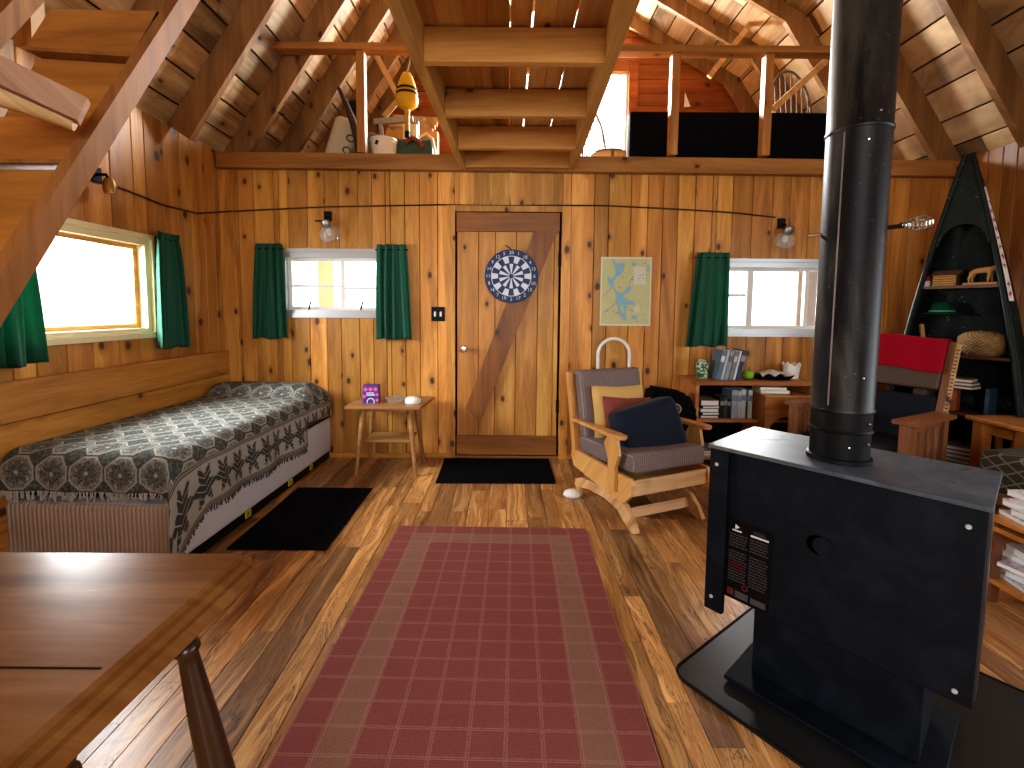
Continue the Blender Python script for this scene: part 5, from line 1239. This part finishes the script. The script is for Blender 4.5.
# cream tub
tb = thing('cream_drum', 'tilted cream metal drum with ring marks at the left of the loft', 'drum', (-1.36, 3.95, LZ), 0)
Rt_ = Euler((0, math.radians(17), math.radians(15))).to_matrix()
MB().box((-.02,0,.21), (.20,.30,.44), .05, Rt_, seg=4).build('front_shell', plain('cream_enamel', (.50,.45,.33), .45, mott=.12, msc=12), tb, smooth=50)
MB().box(Rt_ @ V((.15,.02,.20)), (.15,.26,.40), .05, Rt_, seg=4).build('grey_shell', plain('grey_enamel', (.16,.16,.16), .35, .3, mott=.15), tb, smooth=50)
for z in (.16,.26,.37): MB().tube([Rt_ @ V((-.02+.03*math.cos(k*2*PI/14)-.0, -.152, z+.025*math.sin(k*2*PI/14)))+V((0,0,0)) for k in range(14)], .005, 6, closed=True).build('ring_mark', M['cable'], tb)
pdl = thing('dark_paddle', 'dark curved paddle leaning against the cream drum in the loft', 'paddle', loft(352,140,3.78))
o0 = V(pdl.location); q = [loft(*k, 3.78)-o0 for k in ((339,88),(346,104),(353,122),(358,140),(361,158))]
MB().tube(q, [.014,.022,.03,.034,.03], 10).build('blade', M['cable'], pdl, smooth=60)
ln_ = thing('old_lantern', 'small dark lantern-like fitting by the left loft post', 'lantern', loft(354,112,4.25))
MB().lathe([(0,-.12),(.05,-.12),(.055,-.02),(.05,.07),(.03,.10),(0,.105)], (0,0,0), 18).build('body', M['iron'], ln_, smooth=50)
MB().lathe([(.03,0),(.05,.005),(.03,.01)], (0,0,.06), 18).build('rim', M['steel'], ln_)
MB().lathe([(0,-.37),(.06,-.37),(.06,-.125),(0,-.125)], (0,0,0), 14).build('stand', M['cable'], ln_)
wb = thing('white_bucket', 'white plastic bucket on the loft floor right of the post', 'bucket', (-1.005, 3.84, LZ))
MB().lathe([(0,0),(.088,0),(.102,.235),(.108,.235),(.108,.25),(.098,.25),(.085,.01),(0,.01)], (0,0,0), 28).build('pail', M['white'], wb, smooth=40)
MB().box((-.03,-.098,.20), (.022,.012,.035), .004, (0,.4,0)).build('black_mark', M['inkblack'], wb)
gb = thing('grey_crutch', 'grey metal bar frame with a bent upright in the loft', 'frame', (-.87, 4.3, LZ))
o0 = V(gb.location)
MB().bar(loft(374,122,4.3)-o0, loft(413,119,4.3)-o0, .03, .05).build('crossbar', M['steel'], gb)
MB().tube([V((.11,0,0)), loft(417,140,4.3)-o0, loft(417,121,4.3)-o0, loft(424,119,4.3)-o0], .018, 10).build('upright', M['steel'], gb)
MB().bar(V((-.2,0,0)), loft(380,121,4.3)-o0, .03, .03).build('strut', M['steel'], gb)
z = LZ
for k in range(4):
    MB().span((-.22,-.03,0), (.22,.03,.035), .003).build('lath', M['log'], loc=(-.95+.02*k, 4.62, z+.60), rot=(0,0,.05*k), **P(['lowest','second','third','topmost'][k]+' pale lath of the small stack in the loft', 'lath', 'pale laths stacked in the loft')); z += .036
MB().span((-.25,-.05,0), (.25,.05,.598), .004).build('crate', M['pine_x'], loc=(-.93, 4.62, LZ), **P('wooden crate under the pale laths in the loft', 'crate'))
wbx = thing('white_box', 'small white box with a dark catch in the loft below the buoy', 'box', (-.86, 4.20, LZ))
MB().span((-.06,-.05,0), (.06,.05,.50), .004).build('carton', M['cream'], wbx); MB().box((0,-.052,.42), (.02,.006,.02), .002).build('catch', M['iron'], wbx)
om = thing('teal_tackle_case', 'teal metal case with reddish gear and a pale hoop in the loft', 'case', (-.785, 3.98, LZ))
MB().box((-.01,0,.14), (.36,.22,.28), .03, seg=3).build('case', plain('teal_metal', (.05,.10,.10), .45, .3, mott=.3, msc=20), om, smooth=50)
MB().tube([(-.05,-.12,.24),(0,-.125,.28),(.06,-.125,.25),(.09,-.12,.2)], .02, 8).build('red_hose', plain('rust_red', (.22,.06,.04), .6, mott=.3), om, smooth=60)
MB().tube([(.06,-.12,.28),(.12,-.125,.31),(.17,-.125,.27),(.185,-.12,.18),(.185,-.12,.02)], .010, 8).build('pale_hoop', M['white'], om, smooth=60)
MB().prism([atY(684,107,5.30), atY(690.5,106.5,5.30), atY(685,92,5.30)], (0,.004,0)).build('paper_pennant', M['whitecard'], **P('small white triangular pennant on the loft end wall above the futon', 'pennant'))
by = thing('yellow_buoy', 'yellow lobster buoy with black bands hanging in the loft left of the catwalk', 'buoy', (-.79, 3.72, 2.715))
MB().lathe([(0,0),(.05,.003),(.082,.03),(.088,.06),(.084,.10),(.07,.17),(.045,.24),(.03,.265),(0,.27)], (0,0,0), 28).build('float', plain('buoy_yellow', (.68,.42,.012), .45, mott=.1), by, smooth=50)
for z0, r0, r1 in ((.095,.0862,.0838),(.130,.0800,.0768)): MB().lathe([(r0,z0),(r0+.0015,z0),(r1+.0015,z0+.017),(r1,z0+.017)], (0,0,0), 28).build('black_band', M['inkblack'], by)
MB().lathe([(0,-.17),(.018,-.17),(.022,0),(0,0)], (0,0,0), 14).build('spindle', plain('buoy_stick_yellow', (.55,.34,.02), .5), by)
MB().lathe([(0,-.215),(.02,-.215),(.02,-.17),(0,-.17)], (0,0,0), 14).build('black_tip', M['inkblack'], by)
MB().tube([(0,0,.27),(.02,.02,.36),(.03,.03,.60)], .005, 6).build('hanging_rope', M['fringe'], by)

# ------------------------------------------------------------------ light and camera
sc = bpy.context.scene
w = bpy.data.worlds.new('bright_overcast_sky'); sc.world = w; w.use_nodes = True
bg = w.node_tree.nodes['Background']; bg.inputs[0].default_value = (.93,.97,1,1); bg.inputs[1].default_value = 1.6
def area(name, loc, target, sx, sy, power, col=(1,1,1)):
    l = bpy.data.lights.new(name, 'AREA'); l.shape = 'RECTANGLE'; l.size = sx; l.size_y = sy; l.energy = power; l.color = col
    o = bpy.data.objects.new(name, l); COL.objects.link(o); o.location = loc
    o.rotation_euler = (V(target)-V(loc)).to_track_quat('-Z', 'Y').to_euler(); return o
area('daylight_front_window', (.1, YF-.06, 1.6), (.1, 3, 1.0), 2.1, 1.25, 26, (.93,.97,1))
area('daylight_left_window', (XL-.35, 2.35, 1.5), (0, 2.3, .6), 1.05, .6, 52, (.95,.98,1))
area('daylight_small_window', (-1.33, YB+1.3, 1.6), (-1.2, 1, .3), .8, .6, 50, (.97,.98,1))
area('daylight_bookcase_window', (2.1, YB+1.3, 1.55), (1.6, 1, .3), 1.2, .6, 50, (.97,.98,1))
area('daylight_loft_window', (.65, YE+.4, 3.45), (.4, 3, 3.0), 1.2, 1.0, 260, (.97,.985,1))
area('daylight_right_window', (XR+.1, .15, 1.45), (0, .6, .9), 2.6, .95, 10, (.9,.95,1))
cam = bpy.data.cameras.new('camera'); co = bpy.data.objects.new('camera', cam); COL.objects.link(co); sc.camera = co
cam.sensor_width = 36; cam.lens = F/1024*36; cam.shift_x = (512-PX)/1024; cam.shift_y = (PY-384)/1024; cam.clip_start = .05; cam.clip_end = 200
Rm = Matrix((_r, _u, -_f)).transposed(); co.matrix_world = Matrix.Translation(EYE) @ Rm.to_4x4()
sc.view_settings.view_transform = 'Standard'; sc.view_settings.look = 'Medium High Contrast'; sc.view_settings.exposure = 1.15; sc.view_settings.gamma = 1
sc.cycles.use_denoising = True; sc.cycles.max_bounces = 8; sc.cycles.diffuse_bounces = 4; sc.cycles.sample_clamp_indirect = 6
